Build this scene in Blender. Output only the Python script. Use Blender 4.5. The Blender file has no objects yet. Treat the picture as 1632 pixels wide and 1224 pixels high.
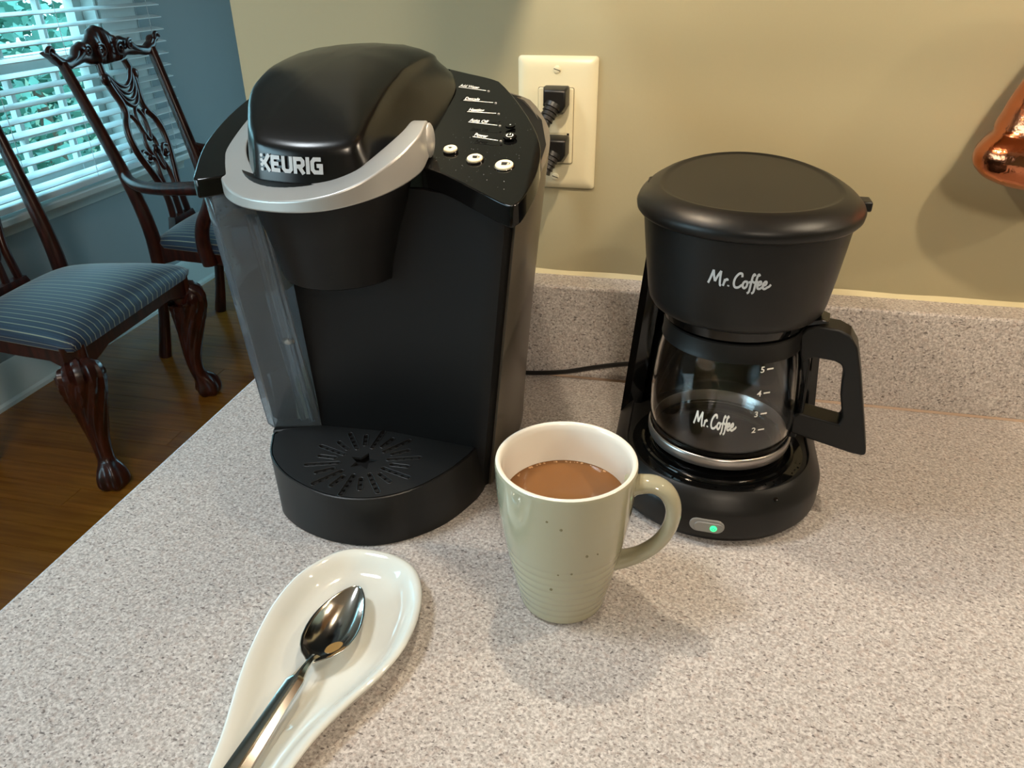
import bpy, bmesh, math, random
from math import sin, cos, pi, radians, sqrt, atan2, copysign
from mathutils import Vector, Matrix, noise

random.seed(7)
SC = bpy.context.scene
COL = SC.collection

# ------------------------------------------------------------------ camera, sky, lights, exposure
FLOOR_Z = -0.914
WALL_Y = 0.745
cam_data = bpy.data.cameras.new('camera')
cam_data.sensor_width = 36.0
cam_data.lens = 36.0 * 1226.0 / 1632.0
cam_data.clip_start = 0.02
cam = bpy.data.objects.new('camera', cam_data)
COL.objects.link(cam)
P_, Y_, R_ = radians(28.75), radians(13.25), radians(-0.625)
fwd = Vector((-sin(Y_) * cos(P_), cos(Y_) * cos(P_), -sin(P_)))
right = Vector((cos(Y_), sin(Y_), 0))
up = right.cross(fwd)
r2 = cos(R_) * right + sin(R_) * up
u2 = -sin(R_) * right + cos(R_) * up
mw = Matrix(((r2.x, u2.x, -fwd.x, 0), (r2.y, u2.y, -fwd.y, 0), (r2.z, u2.z, -fwd.z, 0.385), (0, 0, 0, 1)))
cam.matrix_world = mw
SC.camera = cam

world = bpy.data.worlds.new('sky')
SC.world = world
world.use_nodes = True
wn = world.node_tree
bg = wn.nodes['Background']
wtc = wn.nodes.new('ShaderNodeTexCoord')
wsep = wn.nodes.new('ShaderNodeSeparateXYZ')
wramp = wn.nodes.new('ShaderNodeValToRGB')
wramp.color_ramp.elements[0].position = 0.45
wramp.color_ramp.elements[0].color = (0.20, 0.30, 0.33, 1)
wramp.color_ramp.elements[1].position = 0.62
wramp.color_ramp.elements[1].color = (0.36, 0.80, 1.0, 1)
wmap = wn.nodes.new('ShaderNodeMapRange')
wmap.inputs['From Min'].default_value = -1
wmap.inputs['From Max'].default_value = 1
wn.links.new(wtc.outputs['Generated'], wsep.inputs[0])
wn.links.new(wsep.outputs['Z'], wmap.inputs['Value'])
wn.links.new(wmap.outputs[0], wramp.inputs['Fac'])
wn.links.new(wramp.outputs['Color'], bg.inputs['Color'])
bg.inputs['Strength'].default_value = 8.5


def light(name, kind, loc, energy, color, target=None, **kw):
    d = bpy.data.lights.new(name, kind)
    d.energy = energy
    d.color = color
    for k, v in kw.items():
        setattr(d, k, v)
    o = bpy.data.objects.new(name, d)
    COL.objects.link(o)
    o.location = loc
    if target is not None:
        o.rotation_euler = (Vector(target) - Vector(loc)).to_track_quat('-Z', 'Y').to_euler()
    return o


WARM = (1.0, 0.84, 0.62)
# under-cabinet puck lamps (the lamp housings are built further down)
PUCKS = [(-0.111, 0.495, 0.50), (0.285, 0.475, 0.50), (0.70, 0.475, 0.50)]
for p_ in PUCKS:
    light('under_cabinet_light', 'SPOT', p_, 3.3, WARM, (p_[0], p_[1], 0), spot_size=radians(165), spot_blend=0.25,
          shadow_soft_size=0.008)
# warm kitchen ceiling light, then an added cool fill above the left counter
light('ceiling_fill', 'AREA', (0.50, -1.45, 1.48), 24.0, (1.0, 0.84, 0.66), (0.3, 0.2, 0), shape='DISK', size=0.35)
light('ceiling_fill', 'AREA', (-0.85, 0.15, 1.50), 13.5, (0.88, 0.95, 1.0), (-0.80, 0.15, 0), shape='DISK', size=0.35)
# daylight entering by another window on the left behind the camera
light('daylight', 'AREA', (-2.12, -0.85, 0.40), 13.0, (0.80, 0.92, 1.0), (0.0, 0.3, 0.0), shape='RECTANGLE', size=1.5, size_y=1.1)
# daylight portal in the dining-room window
pt = light('window_portal', 'AREA', (-2.26, 2.02, 0.17), 1.0, (1, 1, 1), (0, 2.02, 0.17), shape='RECTANGLE', size=1.9, size_y=1.0)
pt.data.cycles.is_portal = True

SC.view_settings.view_transform = 'Standard'
SC.view_settings.look = 'None'
SC.view_settings.gamma = 1.0
SC.view_settings.use_curve_mapping = False
SC.view_settings.exposure = 0.0

# ------------------------------------------------------------------ materials


def srgb(r, g, b):
    f = lambda c: (c / 255 / 12.92) if c / 255 <= 0.04045 else ((c / 255 + 0.055) / 1.055) ** 2.4
    return (f(r), f(g), f(b), 1)


def new_mat(name):
    m = bpy.data.materials.new(name)
    m.use_nodes = True
    nt = m.node_tree
    return m, nt, nt.nodes['Principled BSDF']


def mat(name, col, rough=0.5, metal=0.0, vary=0.06, scale=60.0, bump=0.0, bscale=400.0, spec=0.5, trans=0.0, ior=1.45,
        coat=0.0, emit=None, estr=0.0, rvary=0.0):
    """procedural principled material: colour with a little noise variation and optional fine bump"""
    m, nt, b = new_mat(name)
    tc = nt.nodes.new('ShaderNodeTexCoord')
    nz = nt.nodes.new('ShaderNodeTexNoise')
    nz.inputs['Scale'].default_value = scale
    nz.inputs['Detail'].default_value = 3
    nt.links.new(tc.outputs['Object'], nz.inputs['Vector'])
    mx = nt.nodes.new('ShaderNodeMix')
    mx.data_type = 'RGBA'
    lo = tuple(c * (1 - vary) for c in col[:3]) + (1,)
    hi = tuple(min(1, c * (1 + vary)) for c in col[:3]) + (1,)
    mx.inputs[6].default_value = lo
    mx.inputs[7].default_value = hi
    nt.links.new(nz.outputs['Fac'], mx.inputs[0])
    nt.links.new(mx.outputs[2], b.inputs['Base Color'])
    b.inputs['Roughness'].default_value = rough
    if rvary:
        mr = nt.nodes.new('ShaderNodeMapRange')
        mr.inputs['To Min'].default_value = rough - rvary
        mr.inputs['To Max'].default_value = rough + rvary
        nt.links.new(nz.outputs['Fac'], mr.inputs['Value'])
        nt.links.new(mr.outputs[0], b.inputs['Roughness'])
    b.inputs['Metallic'].default_value = metal
    b.inputs['IOR'].default_value = ior
    b.inputs['Specular IOR Level'].default_value = spec
    b.inputs['Transmission Weight'].default_value = trans
    b.inputs['Coat Weight'].default_value = coat
    if emit:
        b.inputs['Emission Color'].default_value = emit
        b.inputs['Emission Strength'].default_value = estr
    if bump:
        n2 = nt.nodes.new('ShaderNodeTexNoise')
        n2.inputs['Scale'].default_value = bscale
        n2.inputs['Detail'].default_value = 4
        nt.links.new(tc.outputs['Object'], n2.inputs['Vector'])
        bp = nt.nodes.new('ShaderNodeBump')
        bp.inputs['Strength'].default_value = bump
        bp.inputs['Distance'].default_value = 0.001
        nt.links.new(n2.outputs['Fac'], bp.inputs['Height'])
        nt.links.new(bp.outputs['Normal'], b.inputs['Normal'])
    return m


def ramp(nt, stops, src, interp='LINEAR'):
    r = nt.nodes.new('ShaderNodeValToRGB')
    r.color_ramp.interpolation = interp
    els = r.color_ramp.elements
    while len(els) < len(stops):
        els.new(0.5)
    for e, (p, c) in zip(els, stops):
        e.position = p
        e.color = c
    nt.links.new(src, r.inputs['Fac'])
    return r


def mixc(nt, fac, a, b, mode='MIX'):
    m = nt.nodes.new('ShaderNodeMix')
    m.data_type = 'RGBA'
    m.blend_type = mode
    for sock, v in ((0, fac), (6, a), (7, b)):
        if hasattr(v, 'is_output') or hasattr(v, 'links'):
            nt.links.new(v, m.inputs[sock])
        else:
            m.inputs[sock].default_value = v
    return m.outputs[2]


def laminate():
    m, nt, b = new_mat('speckled_laminate')
    tc = nt.nodes.new('ShaderNodeTexCoord')
    mp = nt.nodes.new('ShaderNodeMapping')
    mp.inputs['Rotation'].default_value = (0.3, 0.2, 0.35)
    nt.links.new(tc.outputs['Object'], mp.inputs['Vector'])
    mp2 = nt.nodes.new('ShaderNodeMapping')
    mp2.inputs['Scale'].default_value = (0.62, 1.0, 1.0)
    mp2.inputs['Rotation'].default_value = (0.0, 0.0, 0.5)
    nt.links.new(tc.outputs['Object'], mp2.inputs['Vector'])

    def nz(scale, det, vec=mp, rough=0.55):
        n = nt.nodes.new('ShaderNodeTexNoise')
        n.inputs['Scale'].default_value = scale
        n.inputs['Detail'].default_value = det
        n.inputs['Roughness'].default_value = rough
        nt.links.new(vec.outputs[0], n.inputs['Vector'])
        return n.outputs['Fac']
    base = ramp(nt, [(0.35, srgb(168, 160, 155)), (0.50, srgb(194, 187, 182)), (0.65, srgb(220, 213, 208))], nz(480, 3))
    pink = ramp(nt, [(0.54, (0, 0, 0, 1)), (0.66, (0.35, 0.35, 0.35, 1))], nz(260, 3))
    c1 = mixc(nt, pink.outputs['Color'], base.outputs['Color'], srgb(176, 152, 140))
    dk = ramp(nt, [(0.612, (0, 0, 0, 1)), (0.685, (0.82, 0.82, 0.82, 1))], nz(470, 2, mp2))
    c2 = mixc(nt, dk.outputs['Color'], c1, srgb(86, 78, 76))
    gy = ramp(nt, [(0.56, (0, 0, 0, 1)), (0.66, (0.55, 0.55, 0.55, 1))], nz(560, 2, mp))
    c3 = mixc(nt, gy.outputs['Color'], c2, srgb(120, 108, 104))
    nt.links.new(c3, b.inputs['Base Color'])
    b.inputs['Roughness'].default_value = 0.42
    b.inputs['Specular IOR Level'].default_value = 0.35
    return m


def planks_mat():
    m, nt, b = new_mat('oak_planks')
    tc = nt.nodes.new('ShaderNodeTexCoord')
    oi = nt.nodes.new('ShaderNodeObjectInfo')
    mp = nt.nodes.new('ShaderNodeMapping')
    mp.inputs['Scale'].default_value = (1.5, 22, 22)
    nt.links.new(tc.outputs['Object'], mp.inputs['Vector'])
    n = nt.nodes.new('ShaderNodeTexNoise')
    n.inputs['Scale'].default_value = 3
    n.inputs['Detail'].default_value = 5
    n.noise_dimensions = '4D'
    nt.links.new(mp.outputs[0], n.inputs['Vector'])
    mu = nt.nodes.new('ShaderNodeMath')
    mu.operation = 'MULTIPLY'
    mu.inputs[1].default_value = 40
    nt.links.new(oi.outputs['Random'], mu.inputs[0])
    nt.links.new(mu.outputs[0], n.inputs['W'])
    g = ramp(nt, [(0.3, srgb(126, 74, 22)), (0.55, srgb(146, 90, 30)), (0.75, srgb(160, 102, 38))], n.outputs['Fac'])
    t = ramp(nt, [(0.0, (0.78, 0.78, 0.78, 1)), (1.0, (1.0, 1.0, 1.0, 1))], oi.outputs['Random'])
    nt.links.new(mixc(nt, 1.0, g.outputs['Color'], t.outputs['Color'], 'MULTIPLY'), b.inputs['Base Color'])
    b.inputs['Roughness'].default_value = 0.22
    return m


def mahogany():
    m, nt, b = new_mat('dark_mahogany')
    tc = nt.nodes.new('ShaderNodeTexCoord')
    mp = nt.nodes.new('ShaderNodeMapping')
    mp.inputs['Scale'].default_value = (30, 30, 5)
    nt.links.new(tc.outputs['Object'], mp.inputs['Vector'])
    n = nt.nodes.new('ShaderNodeTexNoise')
    n.inputs['Scale'].default_value = 2
    n.inputs['Detail'].default_value = 5
    nt.links.new(mp.outputs[0], n.inputs['Vector'])
    g = ramp(nt, [(0.3, srgb(32, 12, 9)), (0.7, srgb(74, 31, 20))], n.outputs['Fac'])
    nt.links.new(g.outputs['Color'], b.inputs['Base Color'])
    b.inputs['Roughness'].default_value = 0.28
    return m


def stripes():
    m, nt, b = new_mat('striped_navy_fabric')
    tc = nt.nodes.new('ShaderNodeTexCoord')
    sp = nt.nodes.new('ShaderNodeSeparateXYZ')
    at = nt.nodes.new('ShaderNodeAttribute')
    at.attribute_name = 'stripe'
    def mth(op, a, v):
        q = nt.nodes.new('ShaderNodeMath')
        q.operation = op
        nt.links.new(a, q.inputs[0])
        q.inputs[1].default_value = v
        return q.outputs[0]
    fr = mth('FRACT', mth('MULTIPLY', at.outputs['Fac'], 1 / 0.0205), 0)
    r = ramp(nt, [(0.0, srgb(36, 52, 78)), (0.30, srgb(20, 30, 52)), (0.44, srgb(34, 50, 76)), (0.60, srgb(22, 34, 56)),
                  (0.86, srgb(24, 36, 58)), (0.885, srgb(150, 142, 116)), (0.985, srgb(150, 142, 116)), (1.0, srgb(36, 52, 78))], fr)
    nt.links.new(r.outputs['Color'], b.inputs['Base Color'])
    b.inputs['Roughness'].default_value = 0.6
    b.inputs['Sheen Weight'].default_value = 0.5
    b.inputs['Sheen Roughness'].default_value = 0.4
    return m


M = {}
M['laminate'] = laminate()
M['plank'] = planks_mat()
M['wood'] = mahogany()
M['fabric'] = stripes()
M['wall'] = mat('kitchen_paint', srgb(166, 156, 124), 0.62, bump=0.12, bscale=260, vary=0.02, scale=6)
M['dining_wall'] = mat('dining_paint', srgb(146, 154, 156), 0.6, bump=0.1, bscale=260, vary=0.02, scale=6)
M['ceiling'] = mat('ceiling_paint', srgb(225, 220, 210), 0.8, vary=0.02)
M['trim'] = mat('white_trim', srgb(205, 208, 204), 0.4, vary=0.02)
M['blind'] = mat('white_blind', srgb(232, 236, 236), 0.4, vary=0.02)
M['black_matte'] = mat('black_matte_plastic', srgb(16, 15, 15), 0.42, spec=0.32, vary=0.12, scale=30, bump=0.05, bscale=2500)
M['black_soft'] = mat('black_soft_plastic', srgb(22, 21, 20), 0.38, spec=0.38, vary=0.1, bump=0.08, bscale=2600)
M['black_gloss'] = mat('black_gloss_plastic', srgb(10, 10, 10), 0.08, vary=0.2, rvary=0.03)
M['black_lid'] = mat('black_satin_lid', srgb(17, 16, 16), 0.24, vary=0.15)
M['dark'] = mat('dark_void', srgb(5, 5, 5), 0.6)
M['side'] = mat('reflection_tinted_side', srgb(128, 118, 104), 0.34, metal=0.55, vary=0.04)
M['silver'] = mat('silver_plastic', srgb(186, 184, 180), 0.36, metal=0.45, vary=0.03)
M['chrome'] = mat('chrome', srgb(190, 188, 184), 0.12, metal=1.0, vary=0.03)
M['steel'] = mat('stainless_steel', srgb(205, 203, 198), 0.13, metal=1.0, vary=0.03)
M['print'] = mat('silver_print', srgb(196, 197, 198), 0.4, vary=0.03)
M['print_white'] = mat('white_print', srgb(232, 230, 222), 0.4, vary=0.03)
M['button'] = mat('cream_button', srgb(238, 228, 196), 0.35, vary=0.03)
M['ceramic'] = mat('sage_ceramic', srgb(168, 163, 138), 0.08, vary=0.02, scale=20, coat=0.4)
M['ceramic_in'] = mat('white_ceramic_glaze', srgb(236, 230, 218), 0.1, vary=0.02, coat=0.3)
M['ceramic_white'] = mat('white_ceramic', srgb(222, 222, 214), 0.07, vary=0.02, scale=20, coat=0.4)
M['coffee'] = mat('milky_coffee', srgb(126, 85, 48), 0.12, vary=0.06, scale=40)
M['bubble'] = mat('coffee_bubble', srgb(205, 160, 115), 0.1, vary=0.05)
M['puddle'] = mat('coffee_residue', srgb(150, 120, 74), 0.12, vary=0.1)
M['almond'] = mat('almond_plastic', srgb(222, 212, 178), 0.32, vary=0.02)
M['rubber'] = mat('black_rubber', srgb(20, 19, 18), 0.4, vary=0.1)
M['copper'] = mat('hammered_copper', srgb(205, 126, 88), 0.16, metal=1.0, vary=0.12, scale=90, bump=0.6, bscale=130)
M['led'] = mat('green_led', srgb(30, 220, 110), 0.3, emit=(0.05, 1.0, 0.32, 1), estr=1.6)
M['led_mark'] = mat('led_mark', srgb(10, 120, 60), 0.4)
M['switch'] = mat('grey_switch', srgb(140, 138, 134), 0.35, vary=0.04)
M['water'] = mat('water', (0.55, 0.6, 0.62, 1), 0.0, trans=1.0, ior=1.33, vary=0.0)
M['glass'] = mat('clear_glass', (1, 1, 1, 1), 0.0, trans=1.0, ior=1.47, vary=0.0)
M['glass'].node_tree.nodes['Principled BSDF'].inputs['Base Color'].default_value = (1, 1, 1, 1)
M['pane'] = mat('window_glass', (0.95, 1, 1, 1), 0.0, trans=1.0, ior=1.01, vary=0.0, spec=0.5)
M['tank'] = mat('smoky_tank_plastic', srgb(190, 200, 208), 0.07, trans=0.90, ior=1.3, vary=0.03)
M['cabinet'] = mat('cabinet_wood', srgb(186, 150, 104), 0.4, vary=0.12, scale=8)
M['leaf'] = mat('leaf_green', srgb(76, 120, 104), 0.5, vary=0.5, scale=4)
M['leaf2'] = mat('leaf_dark', srgb(58, 98, 92), 0.5, vary=0.5, scale=4)
M['bark'] = mat('bark', srgb(84, 66, 50), 0.8, vary=0.3)
M['lawn'] = mat('lawn', srgb(56, 76, 46), 0.8, vary=0.3, scale=8)
M['brass'] = mat('lamp_housing', srgb(220, 216, 205), 0.4, vary=0.02)
M['lamp'] = mat('lamp_lens', srgb(255, 240, 210), 0.4, emit=(1.0, 0.75, 0.45, 1), estr=3.0)

# ------------------------------------------------------------------ mesh helpers


def catmull(pts, per=6, closed=False):
    pts = [Vector(p) for p in pts]
    n = len(pts)
    out = []
    rng = n if closed else n - 1
    for i in range(rng):
        if closed:
            p0, p1, p2, p3 = pts[(i - 1) % n], pts[i], pts[(i + 1) % n], pts[(i + 2) % n]
        else:
            p1, p2 = pts[i], pts[i + 1]
            p0 = pts[i - 1] if i > 0 else p1 * 2 - p2
            p3 = pts[i + 2] if i + 2 < n else p2 * 2 - p1
        for k in range(per):
            t = k / per
            out.append(0.5 * ((2 * p1) + (p2 - p0) * t + (2 * p0 - 5 * p1 + 4 * p2 - p3) * t * t + (3 * p1 - p0 - 3 * p2 + p3) * t ** 3))
    if not closed:
        out.append(pts[-1])
    return out


class MB:
    """collects vertices and faces for one mesh"""

    def __init__(s):
        s.v, s.f, s.mi = [], [], []

    def add(s, verts, faces, mi=0):
        o = len(s.v)
        s.v += [Vector(v) for v in verts]
        s.f += [[o + i for i in f] for f in faces]
        s.mi += [mi] * len(faces)
        return s

    def loft(s, rings, cap0=True, cap1=True, closed=True, mi=0, loop=False):
        n = len(rings[0])
        vs = [v for r in rings for v in r]
        fs = []
        m = len(rings)
        for i in range(m if loop else m - 1):
            a, b = i * n, ((i + 1) % m) * n
            for j in range(n if closed else n - 1):
                k = (j + 1) % n
                fs.append([a + j, a + k, b + k, b + j])
        if not loop:
            if cap0:
                fs.append(list(range(n))[::-1])
            if cap1:
                fs.append([(m - 1) * n + j for j in range(n)])
        return s.add(vs, fs, mi)

    def lathe(s, prof, c=(0, 0), n=64, rx=1.0, ry=1.0, cap0=True, cap1=True, mi=0, a0=0.0):
        rings = [[Vector((c[0] + r * rx * cos(a0 + 2 * pi * j / n), c[1] + r * ry * sin(a0 + 2 * pi * j / n), z)) for j in range(n)] for r, z in prof]
        return s.loft(rings, cap0, cap1, mi=mi)

    def tube(s, path, rad, n=10, flat=None, caps=True, upv=(0, 0, 1), mi=0, mod=None):
        path = [Vector(p) for p in path]
        m = len(path)
        rs = rad if isinstance(rad, (list, tuple)) else [rad] * m
        rings = []
        prev = None
        for i, p in enumerate(path):
            t = (path[min(i + 1, m - 1)] - path[max(i - 1, 0)]).normalized()
            ref = Vector(upv) if prev is None else prev
            x = ref - t * ref.dot(t)
            if x.length < 1e-6:
                x = Vector((1, 0, 0)) - t * t.x
            x.normalize()
            prev = x
            y = t.cross(x)
            fl = flat if flat else 1.0
            ring = []
            for j in range(n):
                a = 2 * pi * j / n
                r = rs[i] * (mod(i / (m - 1), a) if mod else 1.0)
                ring.append(p + x * (r * cos(a)) + y * (r * fl * sin(a)))
            rings.append(ring)
        return s.loft(rings, caps, caps, mi=mi)

    def box(s, a, b, mi=0):
        (x0, y0, z0), (x1, y1, z1) = a, b
        v = [(x0, y0, z0), (x1, y0, z0), (x1, y1, z0), (x0, y1, z0), (x0, y0, z1), (x1, y0, z1), (x1, y1, z1), (x0, y1, z1)]
        f = [[0, 3, 2, 1], [4, 5, 6, 7], [0, 1, 5, 4], [1, 2, 6, 5], [2, 3, 7, 6], [3, 0, 4, 7]]
        return s.add(v, f, mi)

    def prism(s, outline, lo, hi, mi=0):
        """outline: list of (x,y); lo/hi: function(x,y)->z or number"""
        fl = lo if callable(lo) else (lambda x, y: lo)
        fh = hi if callable(hi) else (lambda x, y: hi)
        return s.loft([[Vector((p[0], p[1], fl(p[0], p[1]))) for p in outline], [Vector((p[0], p[1], fh(p[0], p[1]))) for p in outline]], mi=mi)

    def ico(s, c, r, sub=2, sq=(1, 1, 1), jit=0.0, mi=0):
        bm = bmesh.new()
        bmesh.ops.create_icosphere(bm, subdivisions=sub, radius=1.0)
        vs = []
        for v in bm.verts:
            k = 1 + jit * noise.noise(v.co * 2.3 + Vector(c))
            vs.append(Vector(c) + Vector((v.co.x * sq[0], v.co.y * sq[1], v.co.z * sq[2])) * r * k)
        fs = [[l.vert.index for l in f.loops] for f in bm.faces]
        bm.free()
        return s.add(vs, fs, mi)

    def ribbon(s, pts, w, mapf, per=4, smooth=True, mi=0, lift=0.0):
        """flat stroke of width w along 2D points, laid on a surface by mapf(u,v)->3D"""
        p = catmull([(a, b, 0) for a, b in pts], per) if smooth and len(pts) > 2 else [Vector((a, b, 0)) for a, b in pts]
        L, R = [], []
        m = len(p)
        for i in range(m):
            if smooth or i in (0, m - 1):
                t = (p[min(i + 1, m - 1)] - p[max(i - 1, 0)]).normalized()
                k = 1.0
                nrm = Vector((-t.y, t.x, 0))
            else:
                t1 = (p[i] - p[i - 1]).normalized()
                t2 = (p[i + 1] - p[i]).normalized()
                n1, n2 = Vector((-t1.y, t1.x, 0)), Vector((-t2.y, t2.x, 0))
                nrm = (n1 + n2).normalized()
                k = 1 / max(0.5, nrm.dot(n1))
            L.append(p[i] + nrm * w / 2 * k)
            R.append(p[i] - nrm * w / 2 * k)
        vs = [mapf(q.x, q.y) for q in L] + [mapf(q.x, q.y) for q in R]
        fs = [[i, m + i, m + i + 1, i + 1] for i in range(m - 1)]
        return s.add(vs, fs, mi)


def build(name, mb, mats, parent=None, root=None, smooth=35, bevel=0.0, seg=2, origin=None, local=False, solid=0.0):
    """link the collected mesh as ONE object; parts keep world coordinates relative to their root"""
    me = bpy.data.meshes.new(name)
    base = Vector((0, 0, 0))
    if parent is not None and not local:
        r = parent
        while r.parent:
            r = r.parent
        base = r.location.copy()
    elif origin is not None:
        base = Vector(origin)
    me.from_pydata([tuple(Vector(v) - base) for v in mb.v], [], mb.f)
    for m in (mats if isinstance(mats, (list, tuple)) else [mats]):
        me.materials.append(m)
    for p, i in zip(me.polygons, mb.mi):
        p.material_index = i
    bm = bmesh.new()
    bm.from_mesh(me)
    bmesh.ops.recalc_face_normals(bm, faces=bm.faces)
    bm.to_mesh(me)
    bm.free()
    if smooth:
        for p in me.polygons:
            p.use_smooth = True
        me.set_sharp_from_angle(angle=radians(smooth))
    o = bpy.data.objects.new(name, me)
    COL.objects.link(o)
    if parent is not None:
        o.parent = parent
    elif origin is not None:
        o.location = base
    if bevel:
        b = o.modifiers.new('bevel', 'BEVEL')
        b.width = bevel
        b.segments = seg
        b.limit_method = 'ANGLE'
        b.angle_limit = radians(32)
        b.harden_normals = False
    if solid:
        s_ = o.modifiers.new('solid', 'SOLIDIFY')
        s_.thickness = solid
    return o


def thing(name, label, cat, loc, rotz=0.0, group=None):
    o = bpy.data.objects.new(name, None)
    COL.objects.link(o)
    o.location = loc
    o.rotation_euler = (0, 0, rotz)
    o.empty_display_size = 0.05
    o['label'] = label
    o['category'] = cat
    if group:
        o['group'] = group
    return o


def tag(o, label, cat, group=None):
    o['label'] = label
    o['category'] = cat
    if group:
        o['group'] = group
    return o


def struct(o):
    o['kind'] = 'structure'
    return o


def text_mb(body, size, mapf, bold=0.0, shear=0.0, align='LEFT', mb=None):
    """lettering from the built-in font, mapped vertex by vertex onto a surface"""
    cu = bpy.data.curves.new('tmp', 'FONT')
    cu.body = body
    cu.size = size
    cu.shear = shear
    cu.offset = bold
    cu.align_x = align
    cu.resolution_u = 3
    o = bpy.data.objects.new('tmp', cu)
    COL.objects.link(o)
    dg = bpy.context.evaluated_depsgraph_get()
    me = bpy.data.meshes.new_from_object(o.evaluated_get(dg))
    mb = mb or MB()
    mb.add([mapf(v.co.x, v.co.y) for v in me.vertices], [list(p.vertices) for p in me.polygons])
    bpy.data.objects.remove(o)
    bpy.data.curves.remove(cu)
    bpy.data.meshes.remove(me)
    return mb


def boolean_cut(target, cutter_mb):
    """subtract a collected mesh from an object's mesh for good"""
    me = bpy.data.meshes.new('cut')
    me.from_pydata([tuple(v) for v in cutter_mb.v], [], cutter_mb.f)
    bm = bmesh.new()
    bm.from_mesh(me)
    bmesh.ops.recalc_face_normals(bm, faces=bm.faces)
    bm.to_mesh(me)
    bm.free()
    c = bpy.data.objects.new('cut', me)
    COL.objects.link(c)
    c.matrix_world = target.matrix_world
    md = target.modifiers.new('cut', 'BOOLEAN')
    md.operation = 'DIFFERENCE'
    md.solver = 'EXACT'
    md.object = c
    bpy.context.view_layer.update()
    dg = bpy.context.evaluated_depsgraph_get()
    nm = bpy.data.meshes.new_from_object(target.evaluated_get(dg))
    target.modifiers.remove(md)
    old = target.data
    nm.name = old.name
    target.data = nm
    bpy.data.objects.remove(c)
    bpy.data.meshes.remove(me)
    for p in nm.polygons:
        p.use_smooth = True
    nm.set_sharp_from_angle(angle=radians(35))

# ------------------------------------------------------------------ the room
CEIL = 1.53
XL = -2.188     # dining-room window wall
fl = struct(build('floor', MB().box((XL - 0.1, -2.7, FLOOR_Z - 0.06), (2.5, 4.2, FLOOR_Z - 0.0035)), M['plank'], origin=(0, 0, FLOOR_Z), smooth=0))
plank_meshes = {}


def plank(x0, x1, y, w):
    key = round(x1 - x0, 2)
    if key not in plank_meshes:
        mb = MB().box((0, 0.0006, -0.0095), (key - 0.0012, w - 0.0006, 0.0))
        me = bpy.data.meshes.new('plank')
        me.from_pydata([tuple(v) for v in mb.v], [], mb.f)
        me.materials.append(M['plank'])
        plank_meshes[key] = me
    o = bpy.data.objects.new('plank', plank_meshes[key])
    COL.objects.link(o)
    o.parent = fl
    o.location = (x0, y, 0.0)


PW = 0.083
yy = 0.62
k = 0
while yy < 3.95:
    x = XL + 0.012
    ends = [-1.6 + 0.1 * ((k * 7) % 9), -0.55 + 0.1 * ((k * 5) % 4)]
    for e in ends:
        plank(round(x, 2), round(e, 2), yy, PW)
        x = e
    yy += PW
    k += 1

struct(build('ceiling', MB().box((XL - 0.1, -2.7, CEIL), (2.5, 4.2, CEIL + 0.05)), M['ceiling'], origin=(0, 0, CEIL), smooth=0))
struct(build('wall_back', MB().box((-0.4505, WALL_Y, FLOOR_Z), (2.4, WALL_Y + 0.12, CEIL)), M['wall'], origin=(0, WALL_Y, FLOOR_Z), smooth=0))
WY0, WY1, WZ0, WZ1 = 0.95, 2.70, -0.315, 0.80
wl = MB()
wl.box((XL - 0.1, -2.6, FLOOR_Z), (XL, -1.6, CEIL)).box((XL - 0.1, -0.1, FLOOR_Z), (XL, WY0, CEIL)).box((XL - 0.1, -1.6, FLOOR_Z), (XL, -0.1, -0.15)).box((XL - 0.1, -1.6, 0.95), (XL, -0.1, CEIL)).box((XL - 0.1, WY1, FLOOR_Z), (XL, 4.1, CEIL))
wl.box((XL - 0.1, WY0, FLOOR_Z), (XL, WY1, WZ0)).box((XL - 0.1, WY0, WZ1), (XL, WY1, CEIL))
struct(build('wall_left', wl, M['dining_wall'], origin=(XL, 0, FLOOR_Z), smooth=0))
struct(build('wall_far', MB().box((XL - 0.1, 4.1, FLOOR_Z), (-1.34, 4.2, CEIL)).box((-0.46, 4.1, FLOOR_Z), (2.5, 4.2, CEIL)).box((-1.34, 4.1, FLOOR_Z), (-0.46, 4.2, -0.4)).box((-1.34, 4.1, 0.9), (-0.46, 4.2, CEIL)), M['dining_wall'], origin=(0, 4.1, FLOOR_Z), smooth=0))
struct(build('wall_right', MB().box((2.4, -2.6, FLOOR_Z), (2.5, 4.1, CEIL)), M['wall'], origin=(2.4, 0, FLOOR_Z), smooth=0))
struct(build('wall_front', MB().box((XL - 0.1, -2.7, FLOOR_Z), (2.5, -2.6, CEIL)), M['wall'], origin=(0, -2.6, FLOOR_Z), smooth=0))
bb = MB()
prof = [(0, 0), (0.016, 0), (0.016, 0.10), (0.012, 0.112), (0.010, 0.128), (0.004, 0.14), (0, 0.14)]
bb.loft([[Vector((XL + a, y, FLOOR_Z + b)) for a, b in prof] for y in (-2.6, 4.1)])
bb.loft([[Vector((XL + 0.016 + a, y, FLOOR_Z + b)) for a, b in [(0, 0), (0.014, 0), (0.012, 0.012), (0, 0.018)]] for y in (-2.6, 4.1)])
struct(build('baseboard_left', bb, M['trim'], origin=(XL, 1.5, FLOOR_Z)))

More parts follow.
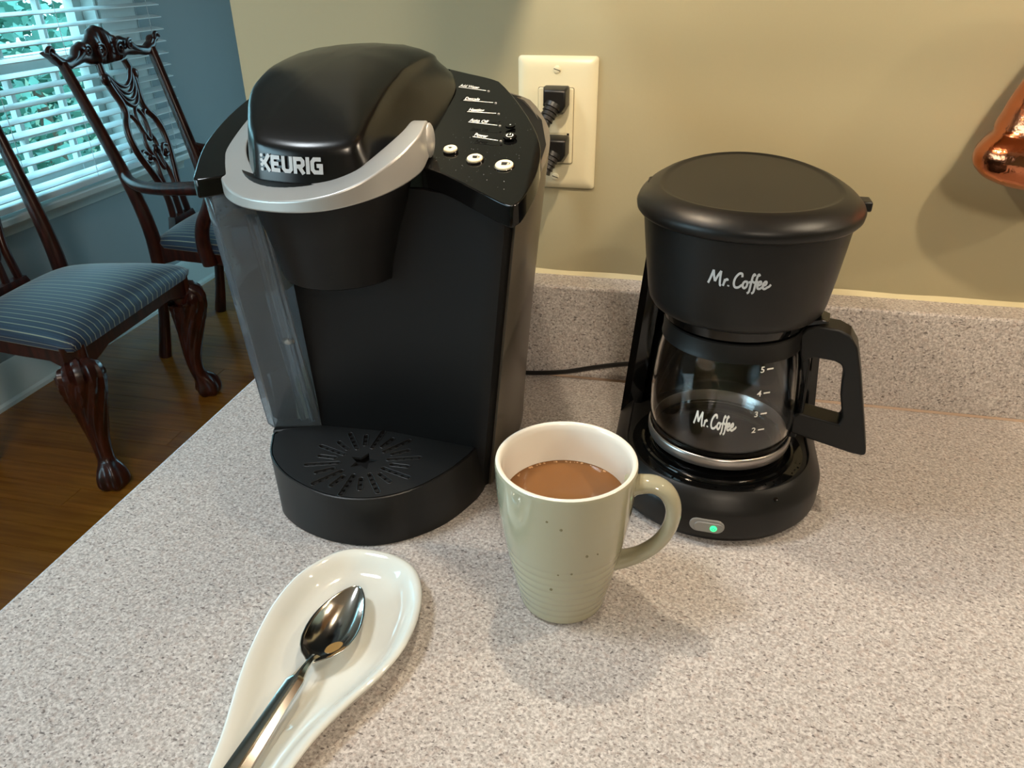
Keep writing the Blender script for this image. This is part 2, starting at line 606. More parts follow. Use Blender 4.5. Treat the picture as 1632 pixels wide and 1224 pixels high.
# window: sash grid and glass set in the opening, casing, sill and apron on the room side
win = bpy.data.objects.new('window_1', None)
COL.objects.link(win)
win.location = (XL, 1.9, WZ0)
struct(win)
mb = MB()
xa, xb = XL - 0.085, XL - 0.045
mb.box((xa, WY0, WZ0), (xb, WY0 + 0.05, WZ1)).box((xa, WY1 - 0.05, WZ0), (xb, WY1, WZ1))
mb.box((xa, WY0, WZ0), (xb, WY1, WZ0 + 0.06)).box((xa, WY0, WZ1 - 0.05), (xb, WY1, WZ1))
mb.box((xa - 0.01, WY0, 0.075), (xb + 0.008, WY1, 0.125))
build('sash', mb, M['trim'], win, smooth=0)
build('pane', MB().box((XL - 0.067, WY0 + 0.045, WZ0 + 0.055), (XL - 0.064, WY1 - 0.045, 0.076)), M['pane'], win, smooth=0)
build('pane', MB().box((XL - 0.067, WY0 + 0.045, 0.124), (XL - 0.064, WY1 - 0.045, WZ1 - 0.045)), M['pane'], win, smooth=0)
for i in range(7):
    y = 1.18 + 0.22 * i
    build('muntin', MB().box((XL - 0.078, y - 0.009, WZ0 + 0.055), (XL - 0.055, y + 0.009, WZ1 - 0.045)), M['trim'], win, smooth=0)
for z in (-0.125, 0.30, 0.53):
    build('muntin', MB().box((XL - 0.077, WY0 + 0.045, z - 0.009), (XL - 0.056, WY1 - 0.045, z + 0.009)), M['trim'], win, smooth=0)
mb = MB()
mb.box((XL - 0.044, WY1 - 0.012, WZ0 + 0.001), (XL + 0.012, WY1 - 0.0005, WZ1 - 0.001)).box((XL, WY1 + 0.004, WZ0), (XL + 0.018, WY1 + 0.20, WZ1 + 0.1))
mb.box((XL, WY0 - 0.1, WZ0), (XL + 0.018, WY0, WZ1 + 0.1)).box((XL, WY0, WZ1), (XL + 0.018, WY1, WZ1 + 0.1))
build('casing', mb, M['trim'], win, smooth=0, bevel=0.002)
build('sill', MB().box((XL - 0.045, WY0 - 0.13, -0.345), (XL + 0.075, 3.05, -0.318)), M['trim'], win, smooth=0, bevel=0.006)
mb = MB()
mb.loft([[Vector((XL + a, y, b)) for a, b in [(0, -0.345), (0.024, -0.345), (0.02, -0.36), (0.012, -0.375), (0.011, -0.392), (0, -0.396)]] for y in (WY0 - 0.1, 3.01)])
build('apron', mb, M['trim'], win)

# venetian blind: every slat a part
bl = thing('window_blind', 'white wooden venetian blind with open slats across the dining room window', 'blind', (XL + 0.045, 1.98, -0.30))
BX = XL + 0.048
BY0, BY1 = 0.86, 2.98
sl_me = None
n_sl = 25
for i in range(n_sl):
    z = -0.268 + 0.0436 * i
    if sl_me is None:
        mb = MB()
        pr = []
        for t in range(9):
            u = -1 + 2 * t / 8
            pr.append((0.0245 * u, -0.004 * u + 0.0016 * (1 - u * u)))
        ring = [(a, b + 0.0014) for a, b in pr] + [(a, b - 0.0014) for a, b in reversed(pr)]
        mb.loft([[Vector((BX + a, y, z + b)) for a, b in ring] for y in (BY0, BY1)])
        o = build('slat', mb, M['blind'], bl)
        sl_me, z_first = o.data, z
    else:
        o = bpy.data.objects.new('slat', sl_me)
        COL.objects.link(o)
        o.parent = bl
        o.location = (0, 0, z - z_first)
build('bottom_rail', MB().box((BX - 0.026, BY0, -0.306), (BX + 0.026, BY1, -0.286)), M['blind'], bl, smooth=0, bevel=0.003)
build('head_rail', MB().box((BX - 0.03, BY0, 0.80), (BX + 0.03, BY1, 0.86)), M['blind'], bl, smooth=0, bevel=0.003)
for y in (1.0, 1.55, 2.10, 2.42, 2.90):
    mb = MB()
    for dx in (-0.0262, 0.0262):
        mb.tube([(BX + dx, y, -0.29), (BX + dx, y, 0.81)], 0.0011, 6)
    build('ladder_cord', mb, M['blind'], bl)

# upper cabinet over the counter, with a light rail and puck lamps under it (all above the picture)
uc = thing('upper_cabinet', 'wooden wall cabinet with framed doors hung above the counter', 'cabinet', (0.7, WALL_Y, 0.44))
build('cabinet_body', MB().box((-0.148, 0.43, 0.515), (1.55, WALL_Y - 0.001, 1.30)), M['cabinet'], uc, smooth=0, bevel=0.002)
build('light_rail', MB().box((-0.148, 0.412, 0.44), (-0.130, WALL_Y - 0.001, 0.515)).box((-0.13, 0.412, 0.468), (1.55, 0.43, 0.515)), M['cabinet'], uc, smooth=0)
for i in range(4):
    x0 = -0.14 + i * 0.4225
    d = MB().box((x0, 0.41, 0.52), (x0 + 0.415, 0.429, 1.295)).box((x0 + 0.06, 0.403, 0.58), (x0 + 0.355, 0.411, 1.235))
    dd = build('door', d, M['cabinet'], uc, smooth=0, bevel=0.004)
    build('knob', MB().ico((x0 + 0.03, 0.397, 0.60), 0.013), M['brass'], dd)
for p in PUCKS:
    pk = thing('puck_lamp', {-0.111: 'round puck lamp under the cabinet above the wall outlet', 0.285: 'round puck lamp under the cabinet near the copper mould'}.get(p[0], 'round puck lamp under the right part of the cabinet'), 'lamp', (p[0], p[1], 0.515), group='puck lamps under the cabinet')
    build('housing', MB().lathe([(0.033, 0.515), (0.033, 0.507), (0.030, 0.504), (0.026, 0.504), (0.026, 0.515)], (p[0], p[1]), 40, cap0=False, cap1=False), M['brass'], pk)
    build('lens', MB().lathe([(0.0258, 0.5135), (0.0258, 0.512), (0.02, 0.5115)], (p[0], p[1]), 40), M['lamp'], pk)

# base cabinet and worktop
bc = thing('base_cabinet', 'wooden base cabinet with framed doors under the counter', 'cabinet', (0.6, 0.4, FLOOR_Z))
build('cabinet_body', MB().box((-0.415, 0.13, FLOOR_Z + 0.1), (1.55, WALL_Y - 0.001, -0.039)), M['cabinet'], bc, smooth=0, bevel=0.002)
build('toe_kick', MB().box((-0.40, 0.20, FLOOR_Z), (1.55, WALL_Y - 0.002, FLOOR_Z + 0.1)), M['dark'], bc, smooth=0)
for i in range(4):
    x0 = -0.405 + i * 0.485
    d = MB().box((x0, 0.11, FLOOR_Z + 0.12), (x0 + 0.475, 0.129, -0.06)).box((x0 + 0.06, 0.103, FLOOR_Z + 0.18), (x0 + 0.415, 0.111, -0.12))
    dd = build('door', d, M['cabinet'], bc, smooth=0, bevel=0.004)
    build('knob', MB().ico((x0 + 0.03, 0.097, -0.10), 0.013), M['brass'], dd)
ct = thing('countertop', 'speckled pinkish grey laminate counter with matching backsplash', 'countertop', (0.55, 0.4, -0.038))
build('worktop', MB().box((-0.4325, 0.085, -0.038), (1.55, WALL_Y - 0.001, 0.0)), M['laminate'], ct, smooth=0, bevel=0.003)
build('backsplash', MB().box((-0.4325, 0.711, 0.0002), (1.55, WALL_Y - 0.0005, 0.1016)), M['laminate'], ct, smooth=0, bevel=0.0025)
mb = MB()
rings = []
for i in range(120):
    x = -0.43 + i * 0.0166
    w = 0.0035 + 0.0015 * noise.noise(Vector((x * 22, 0, 0)))
    rings.append([Vector((x, WALL_Y + 0.0005, 0.101)), Vector((x, WALL_Y - w, 0.1012)), Vector((x, WALL_Y - w * 0.5, 0.1018 + w * 0.4)), Vector((x, WALL_Y + 0.0005, 0.103 + w))])
mb.loft(rings)
build('caulk_bead', mb, mat('painted_caulk', srgb(214, 202, 160), 0.5), ct)
mb = MB()
mb.loft([[Vector((x, 0.7112, 0.0002)), Vector((x, 0.7092, 0.0002)), Vector((x, 0.7112, 0.0020))] for x in (-0.43, 1.54)])
build('caulk_bead', mb, mat('grey_caulk', srgb(176, 150, 128), 0.5), ct)

# garden beyond the window
gd = build('lawn', MB().box((-18, -8, FLOOR_Z - 0.55), (XL - 0.4, 20, FLOOR_Z - 0.5)), M['lawn'], origin=(-8, 2, FLOOR_Z - 0.5), smooth=0)
struct(gd)


def tree(x, y, h, r, lm, label, seed):
    rnd = random.Random(seed)
    z0 = FLOOR_Z - 0.5
    t = thing('garden_tree', label, 'tree', (x, y, z0))
    build('trunk', MB().tube(catmull([(x, y, z0), (x + 0.04, y, z0 + h * 0.3), (x - 0.03, y + 0.05, z0 + h * 0.75)], 4), [0.09, 0.085, 0.08, 0.075, 0.07, 0.06, 0.05, 0.04, 0.03], 10), M['bark'], t)
    mb = MB()
    for i in range(2600):
        a, b = rnd.uniform(0, 2 * pi), rnd.uniform(-1, 1)
        q = sqrt(1 - b * b)
        d = Vector((q * cos(a), q * sin(a), b))
        rr = r * (0.55 + 0.5 * rnd.random()) * (1 + 0.35 * noise.noise(d * 2.2 + Vector((seed, 0, 0))))
        p = Vector((x, y, z0 + h * 0.62)) + Vector((d.x * rr, d.y * rr, d.z * rr * 1.15))
        if p.z < z0 + 0.05:
            continue
        s_ = rnd.uniform(0.035, 0.08)
        e1 = Vector((rnd.gauss(0, 1), rnd.gauss(0, 1), rnd.gauss(0, 1))).normalized()
        e2 = e1.orthogonal().normalized()
        mb.add([p - e1 * s_, p - e2 * s_ * 0.5, p + e1 * s_, p + e2 * s_ * 0.5], [[0, 1, 2, 3]])
    f = build('foliage', mb, lm, t, smooth=0)
    f['kind'] = 'stuff'


for bx, by, lm, lab, seed in ((-4.9, 0.7, 'leaf', 'first low hedge bush at the left end of the garden row', 55), (-4.9, 3.0, 'leaf2', 'low dark hedge bush straight outside the window', 51), (-5.0, 5.3, 'leaf', 'low pale hedge bush behind the armchair back', 52), (-5.1, 7.6, 'leaf2', 'low dark hedge bush seen past the right end of the blind', 53), (-5.2, 9.9, 'leaf', 'last low pale hedge bush in the garden row', 54)):
    tree(bx, by, 1.35, 0.85, M[lm], lab, seed)
tree(-9.0, 4.4, 4.2, 1.5, M['leaf'], 'tall pale green tree behind the middle of the hedge', 19)
tree(-9.2, 9.2, 4.2, 1.5, M['leaf2'], 'tall dark tree behind the right part of the hedge', 31)
tree(-14.5, 7.0, 5.2, 2.0, M['leaf2'], 'broad dark tree farthest from the window', 37)
tree(-14.0, 14.0, 5.2, 2.2, M['leaf'], 'broad light green tree at the far end of the garden', 41)

# ------------------------------------------------------------------ pod coffee maker
def lerp(a, b, t):
    return a + (b - a) * t


def kdeck(y):
    """height of the sloping top deck of the pod machine"""
    return 0.26 + 0.29 * (y - 0.44) - max(0.0, y - 0.60) * 0.25


pod = thing('pod_coffee_maker', 'large black single cup pod coffee maker with silver handle and water tank at left', 'coffee maker', (-0.215, 0.55, 0.0))
# tower
bot = [(-0.282, 0.503), (-0.22, 0.507), (-0.158, 0.501), (-0.150, 0.500), (-0.1445, 0.501), (-0.1405, 0.507), (-0.137, 0.53), (-0.136, 0.57), (-0.137, 0.61), (-0.145, 0.645), (-0.170, 0.675), (-0.21, 0.688), (-0.26, 0.688), (-0.282, 0.68)]
top = [(-0.282, 0.482), (-0.22, 0.480), (-0.124, 0.463), (-0.116, 0.459), (-0.1105, 0.459), (-0.106, 0.465), (-0.099, 0.495), (-0.100, 0.535), (-0.110, 0.57), (-0.135, 0.612), (-0.165, 0.642), (-0.21, 0.668), (-0.26, 0.672), (-0.282, 0.66)]
fb = [(-0.282, 0.503, 0), (-0.22, 0.507, 0)]
mb = MB()
rings = []
for k in range(7):
    t = k / 6
    r = []
    for (a, b) in zip(bot, top):
        x, y = lerp(a[0], b[0], t), lerp(a[1], b[1], t)
        r.append(Vector((x, y, lerp(0.0015, kdeck(b[1]) - 0.013, t))))
    rings.append(r)
mb.loft(rings)
build('tower', mb, M['black_matte'], pod, smooth=28)
# right flank and back shell, grey-beige with the wall's reflection put into its colour
mb = MB()
idx = [5, 6, 7, 8, 9, 10, 11, 12]
outer, rows = [], []
for k in range(7):
    t = k / 6
    o_, i_ = [], []
    fine_b = catmull([(*bot[i], 0) for i in idx], 4)
    fine_t = catmull([(*top[i], 0) for i in idx], 4)
    cx, cy = -0.21, 0.57
    for a, b in zip(fine_b, fine_t):
        x, y = lerp(a.x, b.x, t), lerp(a.y, b.y, t)
        d = Vector((x - cx, y - cy, 0)).normalized()
        z = lerp(0.002, kdeck(b.y) - 0.0135, t)
        o_.append(Vector((x + d.x * 0.0028, y + d.y * 0.0028, z)))
        i_.append(Vector((x - d.x * 0.002, y - d.y * 0.002, z)))
    rows.append(o_ + i_[::-1])
mb.loft(rows)
build('side_shell', mb, M['side'], pod, smooth=40)

# front foot with rounded nose, and the shelf below the tank
o0 = catmull([(-0.3015, 0.452, 0), (-0.290, 0.434, 0), (-0.265, 0.4185, 0), (-0.235, 0.411, 0), (-0.205, 0.4135, 0), (-0.180, 0.428, 0), (-0.160, 0.450, 0), (-0.1465, 0.480, 0), (-0.1425, 0.497, 0)], 5)
o1 = catmull([(-0.3165, 0.478, 0), (-0.302, 0.449, 0), (-0.275, 0.4255, 0), (-0.238, 0.4108, 0), (-0.205, 0.4128, 0), (-0.179, 0.4285, 0), (-0.160, 0.455, 0), (-0.1485, 0.482, 0), (-0.1445, 0.499, 0)], 5)
back0 = [Vector((-0.1425, 0.52, 0)), Vector((-0.28, 0.53, 0)), Vector((-0.301, 0.52, 0))]
back1 = [Vector((-0.1445, 0.52, 0)), Vector((-0.28, 0.53, 0)), Vector((-0.3165, 0.51, 0))]


def at_z(pts, z):
    return [Vector((p.x, p.y, z)) for p in pts]


mb = MB()
rings = []
for z, t in ((0.001, 0.0), (0.004, -0.02), (0.012, 0.1), (0.022, 0.35), (0.032, 0.7), (0.0430, 1.0)):
    rings.append([Vector((lerp(a.x, b.x, t), lerp(a.y, b.y, t), z)) for a, b in zip(o0 + back0, o1 + back1)])
c1 = Vector((-0.23, 0.475, 0))
ins = [c1 + (p - c1) * 0.986 for p in o1 + back1]
rings.append(at_z(o1 + back1, 0.0445))
rings.append(at_z(ins, 0.0450))
rings.append(at_z(ins, 0.0385))
mb.loft(rings)
build('foot', mb, M['black_soft'], pod, smooth=38)
sh = [(-0.30, 0.455), (-0.305, 0.50), (-0.312, 0.57), (-0.300, 0.64), (-0.281, 0.66), (-0.281, 0.50)]
sh1 = [(-0.3185, 0.482), (-0.332, 0.53), (-0.336, 0.58), (-0.324, 0.64), (-0.281, 0.66), (-0.281, 0.50)]
mb = MB().loft([at_z([Vector((*p, 0)) for p in sh], 0.0015), at_z([Vector((*p, 0)) for p in sh1], 0.0455)])
build('tank_shelf', mb, M['black_matte'], pod, bevel=0.0015)

# drip tray grate: star burst of slots with drain holes, cut through the plate
plate = [c1 + (p - c1) * 0.972 for p in o1] + [Vector((-0.150, 0.494, 0)), Vector((-0.185, 0.508, 0)), Vector((-0.235, 0.510, 0)), Vector((-0.285, 0.503, 0)), Vector((-0.308, 0.492, 0))]
mb = MB().loft([at_z(plate, 0.0432), at_z(plate, 0.0452)])
M['grate'] = mat('grate_plastic', srgb(33, 34, 35), 0.42, vary=0.06, spec=0.4)
grate = build('drip_grate', mb, M['grate'], pod, smooth=30)
SX, SY = -0.2273, 0.4570
base_k = pod.location.copy()


def capsule(cx, cy, ang, r0, r1, w, z0, z1, n=6):
    pts = []
    for k in range(n + 1):
        a = ang + pi / 2 + pi * k / n
        pts.append((cx + r0 * cos(ang) + w * cos(a), cy + r0 * sin(ang) + w * sin(a)))
    for k in range(n + 1):
        a = ang - pi / 2 + pi * k / n
        pts.append((cx + r1 * cos(ang) + w * cos(a), cy + r1 * sin(ang) + w * sin(a)))
    return [[Vector((*p, z0)) for p in pts], [Vector((*p, z1)) for p in pts]]


slots, holes = MB(), MB()
rims = []
for k in range(20):
    a = radians(0.6) + 2 * pi * k / 20
    lng = k % 2 == 1
    r0, r1, nh = (0.0196, 0.0436, 5) if lng else (0.0236, 0.0364, 3)
    slots.loft(capsule(SX, SY, a, r0, r1, 0.0019, 0.0443, 0.0470))
    cpl = capsule(SX, SY, a, r0, r1, 0.0021, 0.0452, 0.0452)[0]
    rims.append(MB().tube(cpl + [cpl[0]], 0.0004, 5, caps=False))
    for q in range(nh):
        rr = lerp(r0, r1, q / (nh - 1))
        holes.lathe([(0.00155, 0.0395), (0.00155, 0.0446)], (SX + rr * cos(a), SY + rr * sin(a)), 8)
star = []
for k in range(10):
    a = radians(90) + 2 * pi * k / 10
    r = 0.0118 if k % 2 == 0 else 0.0054
    star.append((SX + r * cos(a), SY + r * sin(a)))
slots2 = MB().prism(star, 0.0395, 0.0470)


def rel(mbx):
    mbx.v = [v - base_k for v in mbx.v]
    return mbx


bpy.context.view_layer.update()
boolean_cut(grate, rel(slots))
boolean_cut(grate, rel(holes))
boolean_cut(grate, rel(slots2))
for rm in rims:
    build('slot_rim', rm, M['grate'], grate)
build('drip_pan', MB().loft([at_z([c1 + (p - c1) * 0.95 for p in plate], 0.0395), at_z([c1 + (p - c1) * 0.95 for p in plate], 0.0402)]), M['dark'], pod, smooth=0)

# water tank: smoky shell, water inside
tb = [(-0.2835, 0.500), (-0.305, 0.4935), (-0.319, 0.4895), (-0.327, 0.494), (-0.335, 0.525), (-0.338, 0.57), (-0.330, 0.62), (-0.310, 0.648), (-0.2835, 0.655)]
tt = [(-0.2835, 0.462), (-0.300, 0.456), (-0.311, 0.4525), (-0.317, 0.456), (-0.331, 0.49), (-0.335, 0.54), (-0.325, 0.59), (-0.305, 0.622), (-0.2835, 0.635)]


def tank_ring(t, inset=0.0):
    r = []
    c = Vector((-0.305, 0.56))
    for a, b in zip(tb, tt):
        p = Vector((lerp(a[0], b[0], t), lerp(a[1], b[1], t)))
        d = (p - c)
        p = c + d * (1 - inset / max(0.02, d.length))
        r.append(Vector((p.x, p.y, lerp(0.0462, kdeck(b[1]) - 0.0128, t))))
    return r


mb = MB()
mb.loft([tank_ring(k / 8) for k in range(9)], cap0=True, cap1=False)
tk = build('water_tank', mb, M['tank'], pod, smooth=40, solid=-0.0022)
tw = [tank_ring(0.02 + 0.58 * k / 5, 0.0045) for k in range(6)]
zt = 0.1735
tw[-1] = [Vector((p.x, p.y, zt)) for p in tw[-1]]
build('water', MB().loft(tw), M['water'], tk, smooth=40)
# vertical ribs of the tank beside the tower, and a float
mb = MB()
for x in (-0.2885, -0.2965):
    mb.loft([[Vector((x + dx + 0.001 * k, lerp(0.4965, 0.461, k / 4) + dy, lerp(0.05, 0.235, k / 4))) for dx, dy in ((-0.0015, -0.0012), (0.0015, -0.0012), (0.0015, 0.002), (-0.0015, 0.002))] for k in range(5)])
build('tank_rib', mb, M['tank'], tk)
build('float_pin', MB().ico((-0.290, 0.482, 0.131), 0.0055, 2, (1, 0.5, 0.6)), M['switch'], tk)
rnd = random.Random(5)
mb = MB()
for i in range(26):
    t = rnd.uniform(0.72, 0.97)
    s_ = rnd.random()
    a = tank_ring(t)
    p = a[2].lerp(a[1], s_) if s_ < 0.7 else a[3].lerp(a[4], rnd.random() * 0.5)
    mb.ico(p + Vector((0, -0.0006, 0)), rnd.uniform(0.0004, 0.0010), 1)
dr = build('water_droplet', mb, M['water'], tk)
dr['kind'] = 'stuff'

# top deck: reservoir lid at left, glossy control panel at right
lid_l = catmull([(-0.290, 0.459, 0), (-0.3125, 0.4475, 0), (-0.3185, 0.448, 0), (-0.3225, 0.455, 0), (-0.3355, 0.492, 0), (-0.3395, 0.535, 0), (-0.334, 0.575, 0), (-0.314, 0.615, 0), (-0.281, 0.645, 0), (-0.262, 0.640, 0), (-0.280, 0.55, 0), (-0.28, 0.47, 0)], 4, True)
mb = MB()
mb.prism([(p.x, p.y) for p in lid_l], lambda x, y: kdeck(y) - 0.0125, lambda x, y: kdeck(y))
rl = build('reservoir_lid', mb, M['black_gloss'], pod, smooth=30, bevel=0.0018)
cp = catmull([(-0.105, 0.437, 0), (-0.128, 0.4515, 0), (-0.150, 0.466, 0), (-0.168, 0.474, 0), (-0.19, 0.48, 0), (-0.19, 0.55, 0), (-0.20, 0.64, 0), (-0.205, 0.645, 0), (-0.178, 0.628, 0), (-0.149, 0.600, 0), (-0.120, 0.555, 0), (-0.100, 0.512, 0), (-0.0945, 0.478, 0), (-0.0965, 0.448, 0), (-0.0995, 0.439, 0)], 4, True)
mb = MB()
mb.prism([(p.x, p.y) for p in cp], lambda x, y: kdeck(y) - 0.0135, lambda x, y: kdeck(y))
panel = build('control_panel', mb, M['black_gloss'], pod, smooth=30, bevel=0.0022, seg=3)
DEKN = Vector((0, -0.29, 1)).normalized()


def on_deck(x, y, lift=0.0):
    return Vector((x, y, kdeck(y))) + DEKN * lift


def disc_on_deck(mbx, x, y, r, h, n=28, dome=0.25):
    ex, ey = Vector((1, 0, 0)), Vector((0, 1, 0.29)).normalized()
    c = on_deck(x, y)
    rings = []
    for rr, hh in ((r * 1.0, -0.0005), (r, h * (1 - dome)), (r * 0.93, h), (r * 0.5, h)):
        rings.append([c + ex * (rr * cos(2 * pi * j / n)) + ey * (rr * sin(2 * pi * j / n)) + DEKN * hh for j in range(n)])
    return mbx.loft(rings)


# three brew buttons with icons
for i, (x, y, r) in enumerate(((-0.1570, 0.4970, 0.0045), (-0.1375, 0.4865, 0.0051), (-0.1165, 0.4800, 0.0058))):
    b = build('brew_button', disc_on_deck(MB(), x, y, r, 0.0016), M['button'], panel)
    ring = build('button_ring', disc_on_deck(MB(), x, y, r * 1.12, 0.0006), M['chrome'], b)
    ic = MB()
    ex, ey = Vector((1, 0, 0)), Vector((0, 1, 0.29)).normalized()
    c = on_deck(x, y, 0.00175)
    if i == 0:
        ic.add([c + ex * -0.0017 + ey * 0.0006, c + ex * 0.0017 + ey * 0.0006, c + ey * -0.0010, c + ey * 0.0012 + ex * 0.0, ], [[0, 2, 1], [0, 1, 3]])
    else:
        s_ = 0.0013 + 0.0004 * i
        ic.add([c + ex * -s_ + ey * s_, c + ex * -s_ * 0.75 + ey * -s_ * 0.8, c + ex * s_ * 0.75 + ey * -s_ * 0.8, c + ex * s_ + ey * s_], [[0, 1, 2, 3]])
        ic.ribbon([(s_ * 0.9, s_ * 0.7), (s_ * 1.7, s_ * 0.5), (s_ * 1.5, -s_ * 0.3), (s_ * 0.8, -s_ * 0.4)], 0.0005, lambda u, v, c=c, ex=ex, ey=ey: c + ex * u + ey * v)
    build('icon', ic, M['dark'], b, smooth=0)
# power button and clock button
for (x, y, r, pw) in ((-0.1215, 0.5175, 0.0046, True), (-0.1245, 0.532, 0.0034, False)):
    b = build('power_button' if pw else 'small_button', disc_on_deck(MB(), x, y, r, 0.0008), M['black_gloss'], panel)
    c = on_deck(x, y, 0.001)
    ex, ey = Vector((1, 0, 0)), Vector((0, 1, 0.29)).normalized()
    f = lambda u, v, c=c, ex=ex, ey=ey: c + ex * u + ey * v
    ic = MB()
    if pw:
        ic.ribbon([(0.0022 * sin(a), 0.0022 * cos(a)) for a in [radians(35 + 29 * k) for k in range(11)]], 0.0007, f, 2)
        ic.ribbon([(0, 0.0004), (0, 0.0028)], 0.0007, f, smooth=False)
    else:
        ic.ribbon([(-0.0004, 0), (0.0006, 0)], 0.0009, f, smooth=False)
    build('icon', ic, M['print_white'], b, smooth=0)
# printed status lines
for txt, x0, y0, x1, y1 in (('Add Water', -0.1770, 0.588, -0.1545, 0.5830), ('Descale', -0.1675, 0.567, -0.1445, 0.5645), ('Heating', -0.1600, 0.550, -0.1385, 0.5485), ('Auto Off', -0.1550, 0.535, -0.1335, 0.5315), ('Power', -0.1465, 0.5150, -0.1280, 0.5110)):
    sl = (y1 - y0) / (x1 - x0)
    mp = lambda u, v, x0=x0, y0=y0, sl=sl: on_deck(x0 + u, y0 + u * sl + v, 0.0004)
    mb = text_mb(txt, 0.0058 if len(txt) < 9 else 0.0054, lambda u, v, mp=mp: mp(u * 0.62 + 0.0004, v + 0.0012), bold=0.00012, shear=0.15)
    mb.ribbon([(0, 0), (x1 - x0, 0)], 0.00075, mp, smooth=False)
    build('status_label', mb, M['print_white'], panel, smooth=0)
    build('status_lamp', disc_on_deck(MB(), x1 + 0.0018, y1, 0.0009, 0.0004, 10), M['switch'], panel)
# dust on the glossy panel
rnd = random.Random(3)
mb = MB()
for i in range(120):
    x, y = rnd.gauss(-0.14, 0.022), rnd.gauss(0.488, 0.03)
    if -0.165 < x < -0.1 and 0.45 < y < 0.57 and y > 0.475 - 0.6 * (x + 0.16):
        p = on_deck(x, y, 0.0002)
        s_ = rnd.uniform(0.00012, 0.0003)
        mb.add([p + Vector((-s_, 0, 0)), p + Vector((0, -s_, -s_ * .29)), p + Vector((s_, 0, 0)), p + Vector((0, s_, s_ * .29))], [[0, 1, 2, 3]])
d_ = build('dust', mb, M['switch'], panel, smooth=0)
d_['kind'] = 'stuff'

# brew head under the handle
mb = MB()
rings = []
for z, cx, cy, rx, ry in ((0.1870, -0.243, 0.507, 0.0440, 0.052), (0.1885, -0.243, 0.507, 0.0465, 0.0545), (0.20, -0.2425, 0.505, 0.0480, 0.056), (0.225, -0.240, 0.500, 0.0535, 0.060), (0.25, -0.237, 0.493, 0.0595, 0.064), (0.268, -0.235, 0.490, 0.062, 0.064)):
    rings.append([Vector((cx + rx * cos(2 * pi * j / 56), cy + ry * sin(2 * pi * j / 56), z)) for j in range(56)])
mb.loft(rings)
build('brew_housing', mb, M['black_matte'], pod, smooth=40)

# domed lid of the brew head
base_o = [(-0.274, 0.446), (-0.262, 0.4335), (-0.232, 0.4280), (-0.203, 0.4315), (-0.189, 0.441), (-0.1835, 0.465), (-0.1795, 0.51), (-0.1790, 0.56), (-0.1835, 0.605), (-0.200, 0.642), (-0.236, 0.660), (-0.278, 0.645), (-0.305, 0.605), (-0.3115, 0.555), (-0.306, 0.505), (-0.289, 0.468)]
rid_o = [(-0.271, 0.4465), (-0.260, 0.436), (-0.232, 0.4310), (-0.206, 0.4345), (-0.1965, 0.443), (-0.1965, 0.466), (-0.2000, 0.51), (-0.2010, 0.56), (-0.2000, 0.605), (-0.212, 0.636), (-0.238, 0.652), (-0.272, 0.636), (-0.299, 0.600), (-0.306, 0.555), (-0.300, 0.505), (-0.284, 0.468)]


def interp(tab, x):
    if x <= tab[0][0]:
        return tab[0][1]
    for (a, b), (c, d) in zip(tab, tab[1:]):
        if x <= c:
            return b + (d - b) * (x - a) / (c - a)
    return tab[-1][1]


ZS = [(0.428, 0.2865), (0.45, 0.294), (0.48, 0.3035), (0.51, 0.3115), (0.54, 0.318), (0.57, 0.3215), (0.60, 0.322), (0.63, 0.319), (0.66, 0.312)]
bo = catmull([(*p, 0) for p in base_o], 5, True)
ro = catmull([(*p, 0) for p in rid_o], 5, True)
cc = Vector((-0.243, 0.545, 0))
zb = lambda y: max(0.262, kdeck(y) - 0.004)
mb = MB()
rings = [[Vector((p.x, p.y, zb(p.y))) for p in bo]]
for t in (0.35, 0.65, 0.88):
    rings.append([Vector((lerp(a.x, b.x, t ** 1.4), lerp(a.y, b.y, t ** 1.4), lerp(zb(a.y), interp(ZS, b.y) - 0.002, t))) for a, b in zip(bo, ro)])
for sc_, dz in ((1.0, -0.0012), (0.985, 0.0010), (0.955, 0.0025), (0.90, 0.0040), (0.80, 0.0062), (0.62, 0.0090), (0.40, 0.0112), (0.18, 0.0122)):
    r = []
    for p in ro:
        q = cc + (p - cc) * sc_
        r.append(Vector((q.x, q.y, interp(ZS, q.y) + dz)))
    rings.append(r)
mb.loft(rings)
hl = build('brew_lid', mb, M['black_lid'], pod, smooth=60)


# lettering on the nose of the lid
def nose(u, v):
    x = -0.2590 + u
    # front outline of the lid at mid height
    pts = [(-0.274, 0.446), (-0.262, 0.4335), (-0.247, 0.4298), (-0.232, 0.4280), (-0.217, 0.4290), (-0.202, 0.4315), (-0.187, 0.441)]
    y = interp(pts, x)
    yr = interp([(-0.271, 0.4465), (-0.260, 0.436), (-0.246, 0.4325), (-0.232, 0.4310), (-0.219, 0.432), (-0.206, 0.4345), (-0.195, 0.443)], x)
    t = v / 0.024
    return Vector((x, lerp(y, yr, max(0, t) ** 1.4) - 0.0011, 0.2655 + v))


